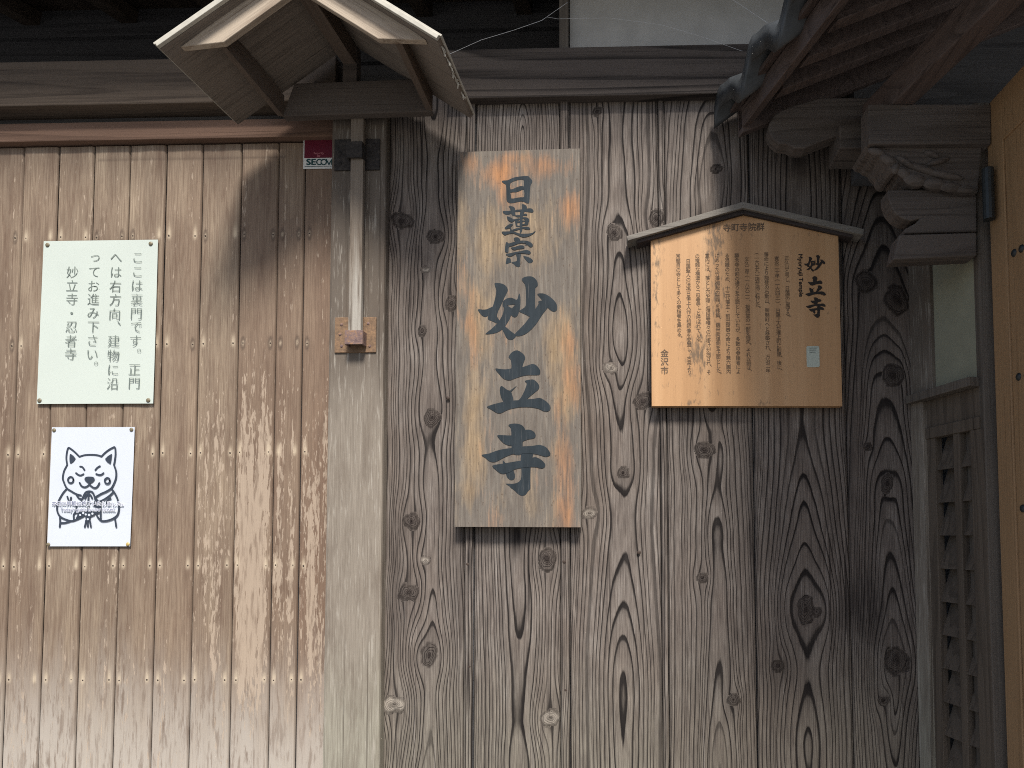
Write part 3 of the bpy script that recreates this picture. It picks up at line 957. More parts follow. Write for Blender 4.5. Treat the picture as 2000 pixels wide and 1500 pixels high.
# ------------------------------------------------------------------ security sticker beside the post
sy = GY - .0015
st = thing('security_sticker', (*BX(622, 329, sy)[:1], sy, BX(622, 329, sy)[1]), 'maroon and white security company sticker on the gate, under the post roof', 'sticker')
x0, z1 = BX(593, 268.5, sy); x1, z0 = BX(653, 329, sy)
MB().box(x0, x1, sy, sy + .001, z0, z1).build('sheet', M['label'], st)
x0, z1 = BX(595, 270.5, sy); x1, z0 = BX(653, 308, sy)
MB().add([(x0, sy - .0004, z0), (x1, sy - .0004, z0), (x1, sy - .0004, z1), (x0, sy - .0004, z1)], [(0, 1, 2, 3)]).build('maroon_field', M['red'], st)
mb = MB()
a = BX(598, 322, sy); b = BX(649, 322, sy)
b = BX(617, 322, sy)
put_line(mb, 'SE', a[0], a[1], .0225, sy - .0005, .05, .045, 0, b[0] - a[0])
def flat_stroke(mb, pts, w_, y):
    P = [np.array(p) for p in pts]
    for p, q in zip(P[:-1], P[1:]):
        d = (q - p) / (np.hypot(*(q - p)) + 1e-9) * w_ / 2
        nn = np.array([-d[1], d[0]])
        p, q = p - d * .5, q + d * .5
        mb.add([(c[0], y, c[1]) for c in (p + nn, q + nn, q - nn, p - nn)], [(0, 1, 2, 3)])
        y -= .00003
for px, a0, a1 in ((624, 50, 310), (632.5, 0, 360)):
    flat_stroke(mb, [BX(px + 5.2 * math.cos(R(t_a)), 316.7 - 5.2 * math.sin(R(t_a)), sy) for t_a in np.linspace(a0, a1, 22)], .0030, sy - .0006)
flat_stroke(mb, [BX(*p_, sy) for p_ in ((637.5, 311.5), (642.5, 321.5), (648, 311.5), (648, 322))], .0030, sy - .0006)
a = BX(595, 326, sy); b = BX(653, 325, sy)
mb.add([(a[0], sy - .0005, a[1]), (b[0], sy - .0005, a[1]), (b[0], sy - .0005, a[1] + .0014), (a[0], sy - .0005, a[1] + .0014)], [(0, 1, 2, 3)])
mb.build('lettering', M['green'], st)
mb = MB()
for tx, px, py in (('Security', 613, 301.5), ('by', 620, 306.5)):
    a = BX(px, py, sy)
    put_line(mb, tx, a[0], a[1], .0085, sy - .0008, .02, .02)
mb.build('small_lettering', M['pink'], st)

# ------------------------------------------------------------------ white notice sheet
def sheet(parent, corners, y, t, mat, warp=.0015):
    """pinned sheet: slightly wavy grid; corners TL TR BR BL in px"""
    tl, tr, br, bl = [np.array(BX(a, b, y)) for a, b in corners]
    n, m = 14, 18
    V, Fc = [], []
    for s in (0, 1):
        for j in range(m + 1):
            for i in range(n + 1):
                u, v = i / n, j / m
                p = (tl * (1 - u) + tr * u) * (1 - v) + (bl * (1 - u) + br * u) * v
                V.append((p[0], y + s * t - warp * (math.sin(u * math.pi) * math.sin(v * 7) * .5 + math.sin(v * math.pi) * .5 * math.sin(u * 5)) * (1 if s == 0 else 1), p[1]))
    N = (n + 1) * (m + 1)
    for j in range(m):
        for i in range(n):
            a = j * (n + 1) + i
            Fc.append((a, a + 1, a + n + 2, a + n + 1))
            Fc.append((N + a + n + 1, N + a + n + 2, N + a + 1, N + a))
    rim = [i for i in range(n + 1)] + [(j + 1) * (n + 1) - 1 for j in range(1, m + 1)] + [m * (n + 1) + i for i in range(n - 1, -1, -1)] + [j * (n + 1) for j in range(m - 1, 0, -1)]
    for i in range(len(rim)):
        a, b = rim[i], rim[(i + 1) % len(rim)]
        Fc.append((b, a, N + a, N + b))
    return MB().add(V, Fc).build('sheet', mat, parent, smooth=False)
def pins(parent, pts, y, r, mats):
    for (a, b), m_ in zip(pts, mats):
        p = BP(a, b, y)
        MB().dome((p.x, y + .0012, p.z), r, .45, n=14, rings=4).build('drawing_pin', m_, parent, smooth=True)

ny = GY - .006
nt = thing('paper_notice', (BX(190, 789, ny)[0], ny, BX(190, 789, ny)[1]), 'pale green-white notice with vertical Japanese lettering pinned on the tan gate', 'notice')
sheet(nt, [(85.4, 471), (308.5, 468), (299, 788), (71.6, 789)], ny, .0008, M['paper'])
mb = MB()
NT_TXT = [('こ', 270, 504, 17), ('こ', 269.6, 531.5, 17), ('は', 269, 558, 0), ('裏', 268, 585.5, 0), ('門', 267, 613, 0), ('で', 267, 639, 0), ('す', 265.5, 666, 0), ('。', 272.5, 685, 0), ('正', 263.5, 722, 0), ('門', 263, 749, 0),
          ('へ', 228, 504, 0), ('は', 228, 532, 0), ('右', 226, 559.5, 0), ('方', 226, 586, 0), ('向', 225, 614, 0), ('、', 233.5, 631.6, 0), ('建', 223, 666.5, 0), ('物', 222, 694.5, 0), ('に', 222, 722.5, 0), ('沿', 221, 750, 0),
          ('っ', 187, 505, 0), ('て', 185, 532, 0), ('お', 184, 559, 0), ('進', 183.5, 585, 0), ('み', 183, 612, 0), ('下', 183, 639, 0), ('さ', 182, 665, 0), ('い', 181.5, 692.5, 0), ('。', 188.5, 710, 0),
          ('妙', 142.5, 532, 0), ('立', 142, 558, 0), ('寺', 141.6, 585, 0), ('・', 141, 612, 0), ('忍', 140.6, 639, 0), ('者', 139.5, 666, 0), ('寺', 139, 692, 0)]
for ch, a, b, _ in NT_TXT:
    put_glyph(mb, ch, BX(a, b, ny), 26.5 / 762, ny - .0022, -.004, -.017, 'box', R(-1.2))
mb.build('lettering', M['inkg'], nt)
pins(nt, [(92, 478), (293.7, 475.6), (288.8, 781.6), (76.3, 782)], ny - .002, .0058, [M['brass']] * 4)

# ------------------------------------------------------------------ dog poster
dy_ = GY - .005
dp = thing('dog_poster', (BX(175, 1067, dy_)[0], dy_, BX(175, 1067, dy_)[1]), 'white paper with a line drawing of a praying dog, below the notice', 'poster')
sheet(dp, [(101.5, 834.5), (263, 834), (254, 1067), (92, 1067)], dy_, .0006, M['paper2'])
yd = dy_ - .0020
def dpt(p):
    return BX(80 + p[0] * .1, 820 + p[1] * .1, yd)
def stroke(mb, pts, wpx, y, n=5):
    c = [np.array(dpt(p)) for p in catmull(pts, n)]
    hw = wpx / 762 / 2
    L, Rr = [], []
    for i in range(len(c)):
        t = c[min(i + 1, len(c) - 1)] - c[max(i - 1, 0)]
        t = t / (np.hypot(*t) + 1e-9)
        nn = np.array([-t[1], t[0]]) * hw
        L.append(c[i] + nn); Rr.append(c[i] - nn)
    k = len(c)
    vs = [(p[0], y, p[1]) for p in L] + [(p[0], y, p[1]) for p in Rr]
    mb.add(vs, [(i, i + 1, k + i + 1, k + i) for i in range(k - 1)])
    for q in (c[0], c[-1]):
        an = [2 * math.pi * j / 10 for j in range(10)]
        mb.add([(q[0] + hw * math.cos(t), y - .00005, q[1] + hw * math.sin(t)) for t in an], [tuple(range(10))])
def blob(mb, pts, y, sm_=1):
    lp = [dpt(p) for p in smooth_loop(pts, sm_)]
    v, f = fill_mesh([lp])
    mb.add([(p[0], y, p[1]) for p in v], f)
mb = MB()
DL = [[(750, 720), (650, 620), (560, 552)], [(560, 552), (530, 552), (505, 640), (495, 760), (512, 880)], [(512, 880), (450, 1000), (425, 1130), (440, 1200), (500, 1330), (600, 1400), (690, 1450), (780, 1475)],
      [(750, 720), (850, 690), (980, 682), (1100, 690), (1180, 715)], [(1180, 715), (1260, 635), (1350, 570), (1430, 530)], [(1430, 530), (1450, 560), (1455, 680), (1440, 800), (1425, 880)], [(1425, 880), (1465, 1000), (1465, 1120), (1430, 1230), (1370, 1335), (1270, 1400), (1180, 1440), (1070, 1505)],
      [(765, 912), (810, 925), (850, 980)], [(1150, 905), (1100, 935), (1062, 980)], [(685, 1040), (730, 1075), (780, 1085), (830, 1060)], [(1080, 1058), (1130, 1075), (1180, 1070), (1220, 1040)],
      [(755, 1230), (790, 1290), (840, 1315), (890, 1305), (945, 1265)], [(945, 1265), (1000, 1310), (1050, 1330), (1100, 1305), (1140, 1235)], [(945, 1235), (945, 1268)],
      [(500, 1350), (430, 1430), (360, 1550), (320, 1650), (315, 1760), (340, 1840), (390, 1900), (480, 1945), (600, 1975), (700, 1945), (830, 1880)],
      [(645, 1965), (640, 1850), (690, 1800), (690, 1690)], [(370, 1910), (375, 2000), (365, 2090)], [(380, 2015), (480, 2010), (590, 1975)], [(750, 1830), (700, 1920)],
      [(690, 1455), (740, 1530), (795, 1550)], [(515, 1500), (545, 1590)], [(588, 1515), (575, 1600)],
      [(790, 1580), (830, 1490), (870, 1420), (930, 1395), (1000, 1410), (1040, 1480), (1060, 1560)], [(930, 1400), (925, 1600), (925, 1800)], [(860, 1540), (885, 1480), (925, 1450), (970, 1475), (1000, 1530)],
      [(1375, 1340), (1440, 1430), (1490, 1530), (1520, 1650), (1520, 1760), (1490, 1860), (1400, 1930), (1280, 1970), (1180, 1970), (1110, 1900), (1080, 1830)],
      [(1420, 1400), (1340, 1480), (1240, 1550), (1140, 1600)], [(1360, 1530), (1300, 1580), (1285, 1640)], [(1155, 1590), (1165, 1800), (1165, 1950)], [(1080, 1550), (1120, 1600), (1080, 1650)],
      [(880, 1970), (870, 2030), (855, 2090)], [(915, 1980), (915, 2085)], [(955, 1970), (965, 2030), (975, 2090)], [(1445, 1920), (1470, 2090)]]
for i, s_ in enumerate(DL):
    stroke(mb, s_, 3.6, yd - .00001 * i)
for cx_, cz_, rx, rz in ((582, 1175, 53, 60), (1297, 1190, 50, 56)):
    stroke(mb, [(cx_ + rx * math.cos(2 * math.pi * k / 12), cz_ + rz * math.sin(2 * math.pi * k / 12)) for k in range(13)], 3.6, yd - .0004, 3)
for k, pl in enumerate([[(585, 665), (680, 760), (590, 855), (562, 820), (562, 700)], [(1378, 665), (1252, 765), (1340, 855), (1365, 840), (1385, 700)],
           [(880, 1115), (950, 1108), (1020, 1115), (1050, 1150), (1030, 1200), (950, 1250), (880, 1205), (850, 1160)],
           [(670, 1790), (900, 1780), (1160, 1790), (1150, 1820), (1060, 1840), (1040, 1870), (970, 1900), (960, 1970), (880, 1970), (870, 1900), (830, 1870), (740, 1900), (690, 1930), (720, 1830), (670, 1830)],
           [(1060, 1560), (1150, 1600), (1160, 1720), (1050, 1700), (1030, 1650)]]):
    blob(mb, pl, yd - .00055 - .00002 * k)
mb.build('dog_drawing', M['inkd'], dp)
mb = MB()
for cx_, cz_, r in ((770, 1858, 20), (830, 1820, 22), (880, 1848, 20), (945, 1858, 24), (1010, 1832, 22), (920, 1940, 20)):
    blob(mb, [(cx_ + r * math.cos(k), cz_ + r * math.sin(k)) for k in (0, .8, 1.6, 2.4, 3.2, 4, 4.8, 5.5)], yd - .0009, 1)
mb.build('beads', M['paper2'], dp)
jp = '本日の拝観は終了いたしました。'
mw, mt = MB(), MB()
for i, ch in enumerate(jp):
    c = dpt((262 + i * 97.5, 1632))
    put_glyph(mw, ch, c, .0138, yd - .0011, .07, .07, 'em')
    put_glyph(mt, ch, c, .0135, yd - .0014, .012, .012, 'em')
a = dpt((385, 1790)); b = dpt((1460, 1790))
put_line(mw, "Today's guide is now closed.", a[0] - .0005, a[1], .0150, yd - .0011, .06, .06, 0, b[0] - a[0] + .001)
put_line(mt, "Today's guide is now closed.", a[0], a[1], .0150, yd - .0014, .012, .012, 0, b[0] - a[0])
mw.build('lettering_outline', M['inkw'], dp)
mt.build('lettering', M['inkl'], dp)
pins(dp, [(104.8, 840), (256, 839), (249, 1063), (93.5, 1063.5)], dy_ - .002, .0052, [M['brass'], M['brass'], M['brass2'], M['brass']])

# ------------------------------------------------------------------ temple name board
ty = -.036
tb = thing('temple_name_board', (BX(1012, 1029, ty)[0], ty, BX(1012, 1029, ty)[1]), 'tall weathered orange-grey name board with five large dark brush characters', 'signboard')
def face_grid(parent, top, bottom, y, yback, nx_, nz_, blobs, mat):
    """board whose front is a grid carrying colour fields; top/bottom edge polylines in px (left to right)"""
    top = [BX(a, b, y) for a, b in top]; bottom = [BX(a, b, y) for a, b in bottom]
    us = np.linspace(0, 1, nx_); V = []
    for v in np.linspace(0, 1, nz_):
        for u in us:
            xt = top[0][0] + (top[-1][0] - top[0][0]) * u
            zt_ = np.interp(xt, [p[0] for p in top], [p[1] for p in top])
            xb_ = bottom[0][0] + (bottom[-1][0] - bottom[0][0]) * u
            zb_ = np.interp(xb_, [p[0] for p in bottom], [p[1] for p in bottom])
            V.append((xt + (xb_ - xt) * v, y, zt_ + (zb_ - zt_) * v))
    V = np.array(V)
    n, m = nx_, nz_
    Fc = [(j * n + i, j * n + i + 1, (j + 1) * n + i + 1, (j + 1) * n + i) for j in range(m - 1) for i in range(n - 1)]
    rim = list(range(n)) + [j * n + n - 1 for j in range(1, m)] + [(m - 1) * n + i for i in range(n - 2, -1, -1)] + [j * n for j in range(m - 2, 0, -1)]
    N = len(V)
    Vb = V[rim].copy(); Vb[:, 1] = yback
    Fc += [(rim[i], N + i, N + (i + 1) % len(rim), rim[(i + 1) % len(rim)]) for i in range(len(rim))]
    Fc.append(tuple(N + i for i in range(len(rim))))
    me = bpy.data.meshes.new('board')
    me.from_pydata([tuple(p) for p in np.concatenate((V, Vb))], [], Fc)
    for nm, bl in blobs.items():
        S = np.zeros(len(V))
        for a, b, rx, ry, k in bl:
            x_, z_ = BX(a, b, y)
            S = np.maximum(S, k * np.exp(-(((V[:, 0] - x_) / (rx / 762)) ** 2 + ((V[:, 2] - z_) / (ry / 762)) ** 2)))
        at = me.attributes.new(nm, 'FLOAT', 'POINT')
        at.data.foreach_set('value', np.concatenate((S, np.zeros(len(Vb)))).astype(np.float32))
    return link('board', me, mat, parent)
bo = face_grid(tb, [(895, 297), (1132, 290)], [(887.5, 1028.8), (1135, 1029.8)], ty, -.009, 40, 110, dict(
    orange=[(975, 335, 38, 28, 1), (1070, 325, 60, 30, .95), (1010, 310, 60, 14, .7), (1115, 405, 22, 45, 1), (925, 320, 25, 22, .5), (1000, 385, 28, 30, .5), (1105, 900, 22, 75, 1), (1112, 690, 20, 70, .75),
            (925, 660, 18, 60, .55), (1105, 985, 18, 40, .6), (1090, 800, 14, 40, .6)],
    tan=[(900, 430, 22, 160, .7), (1060, 420, 60, 90, .55), (960, 470, 60, 60, .5), (930, 640, 28, 80, .95), (925, 760, 20, 90, .8), (930, 890, 24, 60, .95), (920, 960, 18, 40, .6), (1090, 680, 32, 90, .9), (1100, 830, 30, 120, .85), (1010, 680, 12, 40, .7), (980, 960, 14, 60, .5)]), M['tablet'])
GL = []   # (scale, x0, y0, loops)
def G(sc_, x0, y0, *loops):
    GL.append([[(x0 + p[0] * sc_, y0 + p[1] * sc_) for p in lp] for lp in loops])
G(.06, 960, 330, [(345, 390), (430, 375), (520, 372), (640, 315), (760, 275), (900, 250), (1060, 235), (1190, 235), (1250, 290), (1320, 370), (1325, 440), (1280, 520), (1255, 660), (1245, 850), (1240, 1000), (1225, 1100), (1190, 1125), (1120, 1110), (1050, 1070), (940, 1060), (800, 1090), (700, 1110), (600, 1115), (520, 1070), (490, 1000), (485, 800), (480, 620), (465, 510), (400, 475), (350, 435)],
  [(625, 460), (760, 395), (900, 355), (1040, 355), (1055, 470), (1050, 575), (1000, 555), (880, 575), (760, 625), (620, 665)],
  [(625, 770), (800, 760), (920, 720), (1055, 675), (1060, 910), (960, 920), (800, 945), (650, 965), (635, 850)])
for lp in ([(370, 375), (500, 370), (610, 365), (700, 360), (620, 460), (540, 490), (450, 480), (380, 430)],
           [(555, 220), (640, 215), (720, 235), (765, 290), (770, 400), (780, 520), (700, 525), (640, 450), (625, 360), (605, 280)],
           [(770, 350), (850, 325), (1000, 320), (1160, 290), (1290, 285), (1350, 330), (1370, 390), (1310, 425), (1200, 405), (1080, 395), (950, 390), (780, 400)],
           [(990, 155), (1060, 155), (1120, 190), (1155, 250), (1140, 320), (1080, 400), (1040, 450), (950, 440), (985, 320), (1000, 230)],
           [(930, 420), (1030, 420), (1015, 600), (1010, 800), (1010, 960), (960, 1095), (930, 1050), (920, 950), (920, 700)],
           [(760, 515), (830, 570), (930, 565), (930, 505), (840, 510)], [(1000, 470), (1120, 455), (1165, 490), (1140, 525), (1000, 525)],
           [(760, 650), (900, 610), (930, 655), (850, 690), (840, 780), (850, 850), (930, 850), (930, 880), (830, 885), (790, 840), (775, 740)],
           [(840, 715), (930, 698), (930, 745), (840, 757)],
           [(1000, 580), (1100, 575), (1190, 600), (1235, 670), (1210, 730), (1180, 830), (1000, 840), (1000, 800), (1080, 780), (1090, 700), (1080, 640), (1000, 620)], [(1000, 685), (1095, 680), (1095, 720), (1000, 720)],
           [(690, 980), (800, 940), (920, 920), (1010, 900), (1100, 880), (1200, 890), (1260, 945), (1200, 985), (1080, 960), (1010, 945), (920, 965), (800, 1010), (700, 1015)],
           [(505, 550), (560, 560), (650, 600), (700, 640), (760, 640), (900, 605), (880, 640), (760, 680), (670, 735), (600, 715), (530, 660)],
           [(435, 915), (520, 840), (600, 800), (690, 795), (690, 830), (630, 890), (640, 960), (700, 1020), (710, 1060), (620, 1050), (610, 960), (580, 930), (480, 960), (440, 940)],
           [(335, 1045), (450, 1040), (620, 1035), (740, 1045), (860, 1090), (960, 1110), (1100, 1115), (1260, 1100), (1360, 1070), (1430, 1010), (1430, 1050), (1340, 1130), (1200, 1200), (1060, 1230), (950, 1205), (830, 1150), (720, 1105), (600, 1110), (500, 1140), (440, 1160), (370, 1120)]):
    G(.06, 960, 390, lp)
for lp in ([(735, 250), (800, 230), (870, 235), (920, 280), (940, 350), (900, 400), (800, 390), (760, 350), (735, 290)],
           [(480, 390), (530, 400), (570, 430), (700, 390), (850, 350), (1000, 335), (1150, 345), (1260, 385), (1340, 460), (1340, 520), (1290, 548), (1220, 520), (1170, 470), (1090, 490), (1130, 440), (1050, 425), (900, 430), (760, 480), (640, 520), (570, 540), (560, 640), (550, 720), (480, 725), (440, 670), (445, 560), (460, 450)],
           [(630, 565), (760, 545), (880, 500), (1000, 490), (1070, 530), (1070, 580), (1000, 600), (860, 615), (760, 645), (690, 620)],
           [(470, 775), (620, 745), (800, 705), (950, 680), (1080, 650), (1180, 648), (1260, 690), (1280, 740), (1230, 778), (1100, 760), (950, 750), (790, 770), (680, 830), (600, 860), (510, 820)],
           [(800, 740), (950, 740), (945, 900), (940, 1080), (930, 1160), (870, 1195), (770, 1150), (720, 1090), (640, 1050), (740, 1020), (820, 990), (820, 880)],
           [(500, 890), (560, 895), (620, 920), (630, 1000), (640, 1040), (560, 1070), (470, 1095), (475, 1000)],
           [(1035, 840), (1130, 850), (1240, 890), (1330, 950), (1350, 1010), (1300, 1055), (1220, 1060), (1150, 1000), (1090, 930)]):
    G(.06, 960, 450, lp)
for lp in ([(510, 265), (560, 250), (680, 270), (760, 320), (800, 400), (780, 460), (740, 540), (690, 650), (640, 760), (560, 970), (700, 1150), (850, 1290), (960, 1370), (970, 1420), (900, 1480), (820, 1480), (760, 1430), (690, 1280), (560, 1130), (400, 1060), (370, 1030), (370, 960), (430, 880), (480, 740), (530, 560), (548, 420), (530, 340)],
           [(150, 825), (240, 830), (340, 825), (470, 765), (600, 720), (620, 760), (560, 900), (470, 940), (370, 965), (310, 990), (240, 960), (180, 890)],
           [(690, 660), (760, 600), (830, 575), (900, 580), (990, 620), (1020, 560), (1045, 480), (1070, 540), (1075, 640), (1070, 780), (1040, 880), (1010, 960), (950, 1000), (880, 960), (860, 900), (890, 800), (960, 720), (810, 735), (720, 760), (690, 770)],
           [(690, 700), (880, 800), (900, 850), (850, 1010), (770, 1150), (680, 1260), (560, 1330), (420, 1360), (310, 1360), (420, 1270), (560, 1140), (640, 1030), (700, 900), (710, 780)],
           [(1100, 185), (1150, 130), (1240, 110), (1340, 120), (1420, 190), (1450, 270), (1440, 330), (1400, 360), (1395, 500), (1390, 700), (1400, 840), (1380, 900), (1280, 980), (1200, 945), (1060, 880), (1060, 850), (1140, 800), (1190, 740), (1195, 560), (1190, 400), (1170, 280)],
           [(1440, 490), (1560, 480), (1680, 530), (1790, 620), (1860, 720), (1870, 820), (1820, 875), (1750, 860), (1680, 800), (1610, 720), (1540, 620), (1480, 550)],
           [(1460, 655), (1560, 630), (1700, 640), (1700, 740), (1640, 820), (1540, 950), (1430, 1120), (1320, 1250), (1200, 1350), (1080, 1400), (970, 1400), (960, 1350), (1060, 1250), (1180, 1120), (1290, 970), (1390, 830), (1470, 700)]):
    G(.09, 920, 530, lp)
for lp in ([(815, 200), (860, 120), (930, 65), (1010, 50), (1090, 90), (1160, 160), (1175, 230), (1140, 320), (1110, 430), (1090, 560), (890, 560), (880, 380), (865, 250)],
           [(535, 440), (640, 455), (760, 460), (890, 440), (1120, 410), (1220, 380), (1320, 345), (1400, 360), (1470, 430), (1505, 510), (1480, 580), (1350, 585), (1200, 590), (1050, 625), (930, 670), (850, 698), (770, 690), (690, 650), (610, 560), (550, 490)],
           [(650, 825), (700, 840), (790, 910), (860, 930), (900, 1030), (920, 1160), (820, 1220), (740, 1200), (680, 1120), (640, 1010), (625, 890)],
           [(845, 925), (920, 870), (1005, 810), (940, 875), (870, 950)],
           [(1165, 715), (1240, 690), (1340, 680), (1410, 720), (1475, 800), (1475, 880), (1400, 950), (1300, 1030), (1210, 1110), (1100, 1200), (1000, 1180), (1080, 1080), (1150, 950), (1200, 820), (1205, 750)],
           [(345, 1275), (450, 1230), (600, 1190), (720, 1165), (880, 1140), (1050, 1130), (1220, 1110), (1370, 1100), (1480, 1080), (1580, 1120), (1690, 1210), (1730, 1300), (1680, 1370), (1580, 1370), (1480, 1320), (1350, 1290), (1200, 1280), (1050, 1285), (900, 1310), (770, 1350), (680, 1400), (590, 1415), (500, 1370), (420, 1320)]):
    G(.09, 920, 680, lp)
for lp in ([(730, 10), (780, -20), (900, -25), (1000, 10), (1050, 70), (1060, 130), (1050, 250), (1010, 340), (1005, 500), (980, 580), (800, 560), (795, 400), (790, 200), (780, 60)],
           [(515, 200), (640, 200), (790, 205), (950, 160), (1060, 100), (1150, 95), (1230, 135), (1265, 200), (1240, 255), (1150, 275), (1060, 300), (950, 350), (800, 405), (680, 380), (600, 320), (540, 250)],
           [(205, 585), (350, 560), (480, 510), (640, 470), (800, 450), (1000, 420), (1200, 410), (1310, 390), (1420, 410), (1500, 470), (1550, 560), (1530, 605), (1450, 620), (1350, 590), (1200, 560), (1050, 560), (900, 560), (780, 580), (680, 620), (580, 670), (500, 715), (420, 725), (350, 700), (280, 640)],
           [(415, 795), (560, 765), (650, 750), (800, 725), (950, 700), (1100, 680), (1200, 640), (1270, 630), (1370, 680), (1440, 750), (1450, 810), (1390, 850), (1300, 830), (1160, 820), (980, 840), (850, 870), (760, 920), (640, 955), (560, 935), (480, 870)],
           [(620, 690), (660, 730), (690, 760), (630, 760)],
           [(980, 540), (1190, 540), (1205, 620), (1170, 800), (1160, 950), (1155, 1100), (1160, 1240), (1110, 1300), (1060, 1370), (980, 1380), (910, 1340), (850, 1280), (780, 1230), (740, 1190), (675, 1145), (800, 1150), (900, 1130), (970, 1070), (985, 950), (980, 780)],
           [(680, 880), (800, 860), (840, 920), (860, 1000), (840, 1060), (780, 1080), (720, 1040), (690, 980)]):
    G(.10, 920, 830, lp)
mb = MB()
for i, loops in enumerate(GL):
    v, f = fill_mesh([[BX(a, b, ty) for a, b in smooth_loop(lp, 1)] for lp in loops])
    yy = ty - .0006 - .00004 * (i % 20)
    mb.add([(p[0], yy, p[1]) for p in v], f)
mb.build("lettering", M["slate"], tb)

# ------------------------------------------------------------------ history notice board
hy = -.032
hb = thing('history_notice_board', (BX(1458, 793, hy)[0], hy, BX(1458, 793, hy)[1]), 'golden wooden notice board with a shallow gabled cap and columns of small lettering', 'notice board')
face_grid(hb, [(1271, 470), (1452, 414), (1637, 457)], [(1273, 793), (1645, 793)], hy, -.008, 71, 70, dict(stain=[
    (1395, 470, 22, 45, .9), (1400, 580, 18, 60, .6), (1283, 500, 12, 60, .7), (1280, 580, 8, 90, .5), (1362, 690, 22, 40, .95), (1370, 655, 14, 30, .6), (1375, 740, 25, 30, .35),
    (1353, 785, 14, 6, .8), (1490, 788, 16, 7, .9), (1430, 450, 30, 20, .3), (1600, 460, 40, 14, .25)]), M['notice'])
MB().box(BX(1330, 700, 0)[0], BX(1580, 700, 0)[0], -.0078, .004, BX(1400, 560, 0)[1], BX(1400, 500, 0)[1]).build('hanger_batten', M['capdark'], hb)
cy1 = -.052
def cap(pts, y, yb_, name, mat):
    MB().prism([BX(a, b, y) for a, b in pts], y, yb_).build(name, mat, hb, .0012)
cap([(1223.4, 461), (1451, 393.8), (1451.5, 406), (1226, 470)], cy1, -.004, 'cap_board', M['capwood'])
cap([(1451, 393.8), (1688, 447), (1686, 458.6), (1451.5, 406)], cy1, -.004, 'cap_board', M['capwood'])
cap([(1243.5, 468.5), (1452.5, 408), (1453, 417.5), (1244, 475)], -.042, -.004, 'cap_moulding', M['capdark'])
cap([(1452.5, 408), (1666, 456), (1666, 464), (1453, 417.5)], -.042, -.004, 'cap_moulding', M['capdark'])
mb = MB()
PUN = '、。'
PAR = '（）「」'
def column(mb, text, xt, yt, xb_, yb_, size, bold=.0):
    n = len(text)
    for i, ch in enumerate(text):
        u = i / (n - 1)
        x_, z_ = BX(xt + (xb_ - xt) * u, yt + (yb_ - yt) * u, hy)
        s = size / 762
        if ch in PUN:
            put_glyph(mb, ch, (x_ + s * .45, z_ + s * .40), s, hy - .0006, bold, bold, 'box')
        elif ch in PAR:
            put_glyph(mb, ch, (x_ + (s * .3 if ch == '」' else 0), z_), s, hy - .0006, bold, bold, 'box', -math.pi / 2)
        else:
            put_glyph(mb, ch, (x_, z_), s, hy - .0006, bold, bold, 'em')
COLS = [('正久山と号し、日蓮宗に属する。', 1536.5, 504, 1539, 622), ('寛永二十年（一六四三）、日蓮上人が運上町に創建、後に、', 1517, 505, 1522.5, 726), ('藩命により能登の石動山、新竪町へと移築され、万治二年', 1496.5, 497, 1500, 724),
        ('（一六五九）現在地に転じた。', 1478, 496, 1480, 604), ('文久二年（一八六二）、祖師堂の一部を焼失。それ以前は、', 1458.5, 506, 1462.5, 727), ('願念寺の前の通りを正面としていたが、多数の参詣者によ', 1439, 499, 1442, 726),
        ('る混雑のため、十三代藩主・前田齊泰の命により兼六園内', 1420, 499, 1423, 726), ('にあった竹澤御殿の正門を移築、鶴来街道側を正面とした。', 1400.5, 499, 1403.5, 733), ('堂内には、落とし穴や隠し階段等種々の仕掛けが施され、そ', 1381.5, 499, 1384.5, 727),
        ('の複雑な構造から「忍者寺」と呼ばれている。', 1362, 500, 1365, 671), ('日蓮聖人の法孫日像上人作の祖師像を安置し、古来より', 1344, 510, 1346.5, 727), ('常題目の寺として多くの参詣者を集める。', 1324.5, 500, 1327, 662)]
for c in COLS:
    column(mb, *c, 9.6, .004)
for ch, a, b in (('寺', 1419.6, 444.8), ('町', 1436, 444), ('寺', 1452, 444), ('院', 1469, 443.5), ('群', 1485, 443)):
    put_glyph(mb, ch, BX(a, b, hy), 16.5 / 762, hy - .0006, .018, .018, 'em')
for ch, a, b in (('金', 1298, 690), ('沢', 1298, 706.5), ('市', 1298, 723.5)):
    put_glyph(mb, ch, BX(a, b, hy), 16.0 / 762, hy - .0006, .016, .016, 'em')
mb.build('lettering', M['inkb'], hb)
mb = MB()
for ch, a, b in (('妙', 1591, 514.5), ('立', 1592.5, 559), ('寺', 1593, 601)):
    lo, hi = {'妙': (23, 30), '立': (30, 36), '寺': (36, 43)}[ch]
    gl = GL[lo:hi]
    al = np.array([p for lps in gl for lp in lps for p in lp])
    mid, k_ = (al.min(0) + al.max(0)) / 2, 40.0 / max(np.ptp(al, axis=0))
    for i_, lps in enumerate(gl):
        v, f = fill_mesh([[BX(a + (p[0] - mid[0]) * k_ * 1.02, b + (p[1] - mid[1]) * k_, hy) for p in lp] for lp in lps])
        mb.add([(p[0], hy - .0008 - .00003 * i_, p[1]) for p in v], f)
a = BX(1559.5, 496.5, hy); b = BX(1560, 580, hy)
put_line(mb, 'Myoryuji Temple', a[0], a[1], .0145, hy - .0008, .035, .035, -math.pi / 2, a[1] - b[1])
mb.build('title_lettering', M['inkb2'], hb)
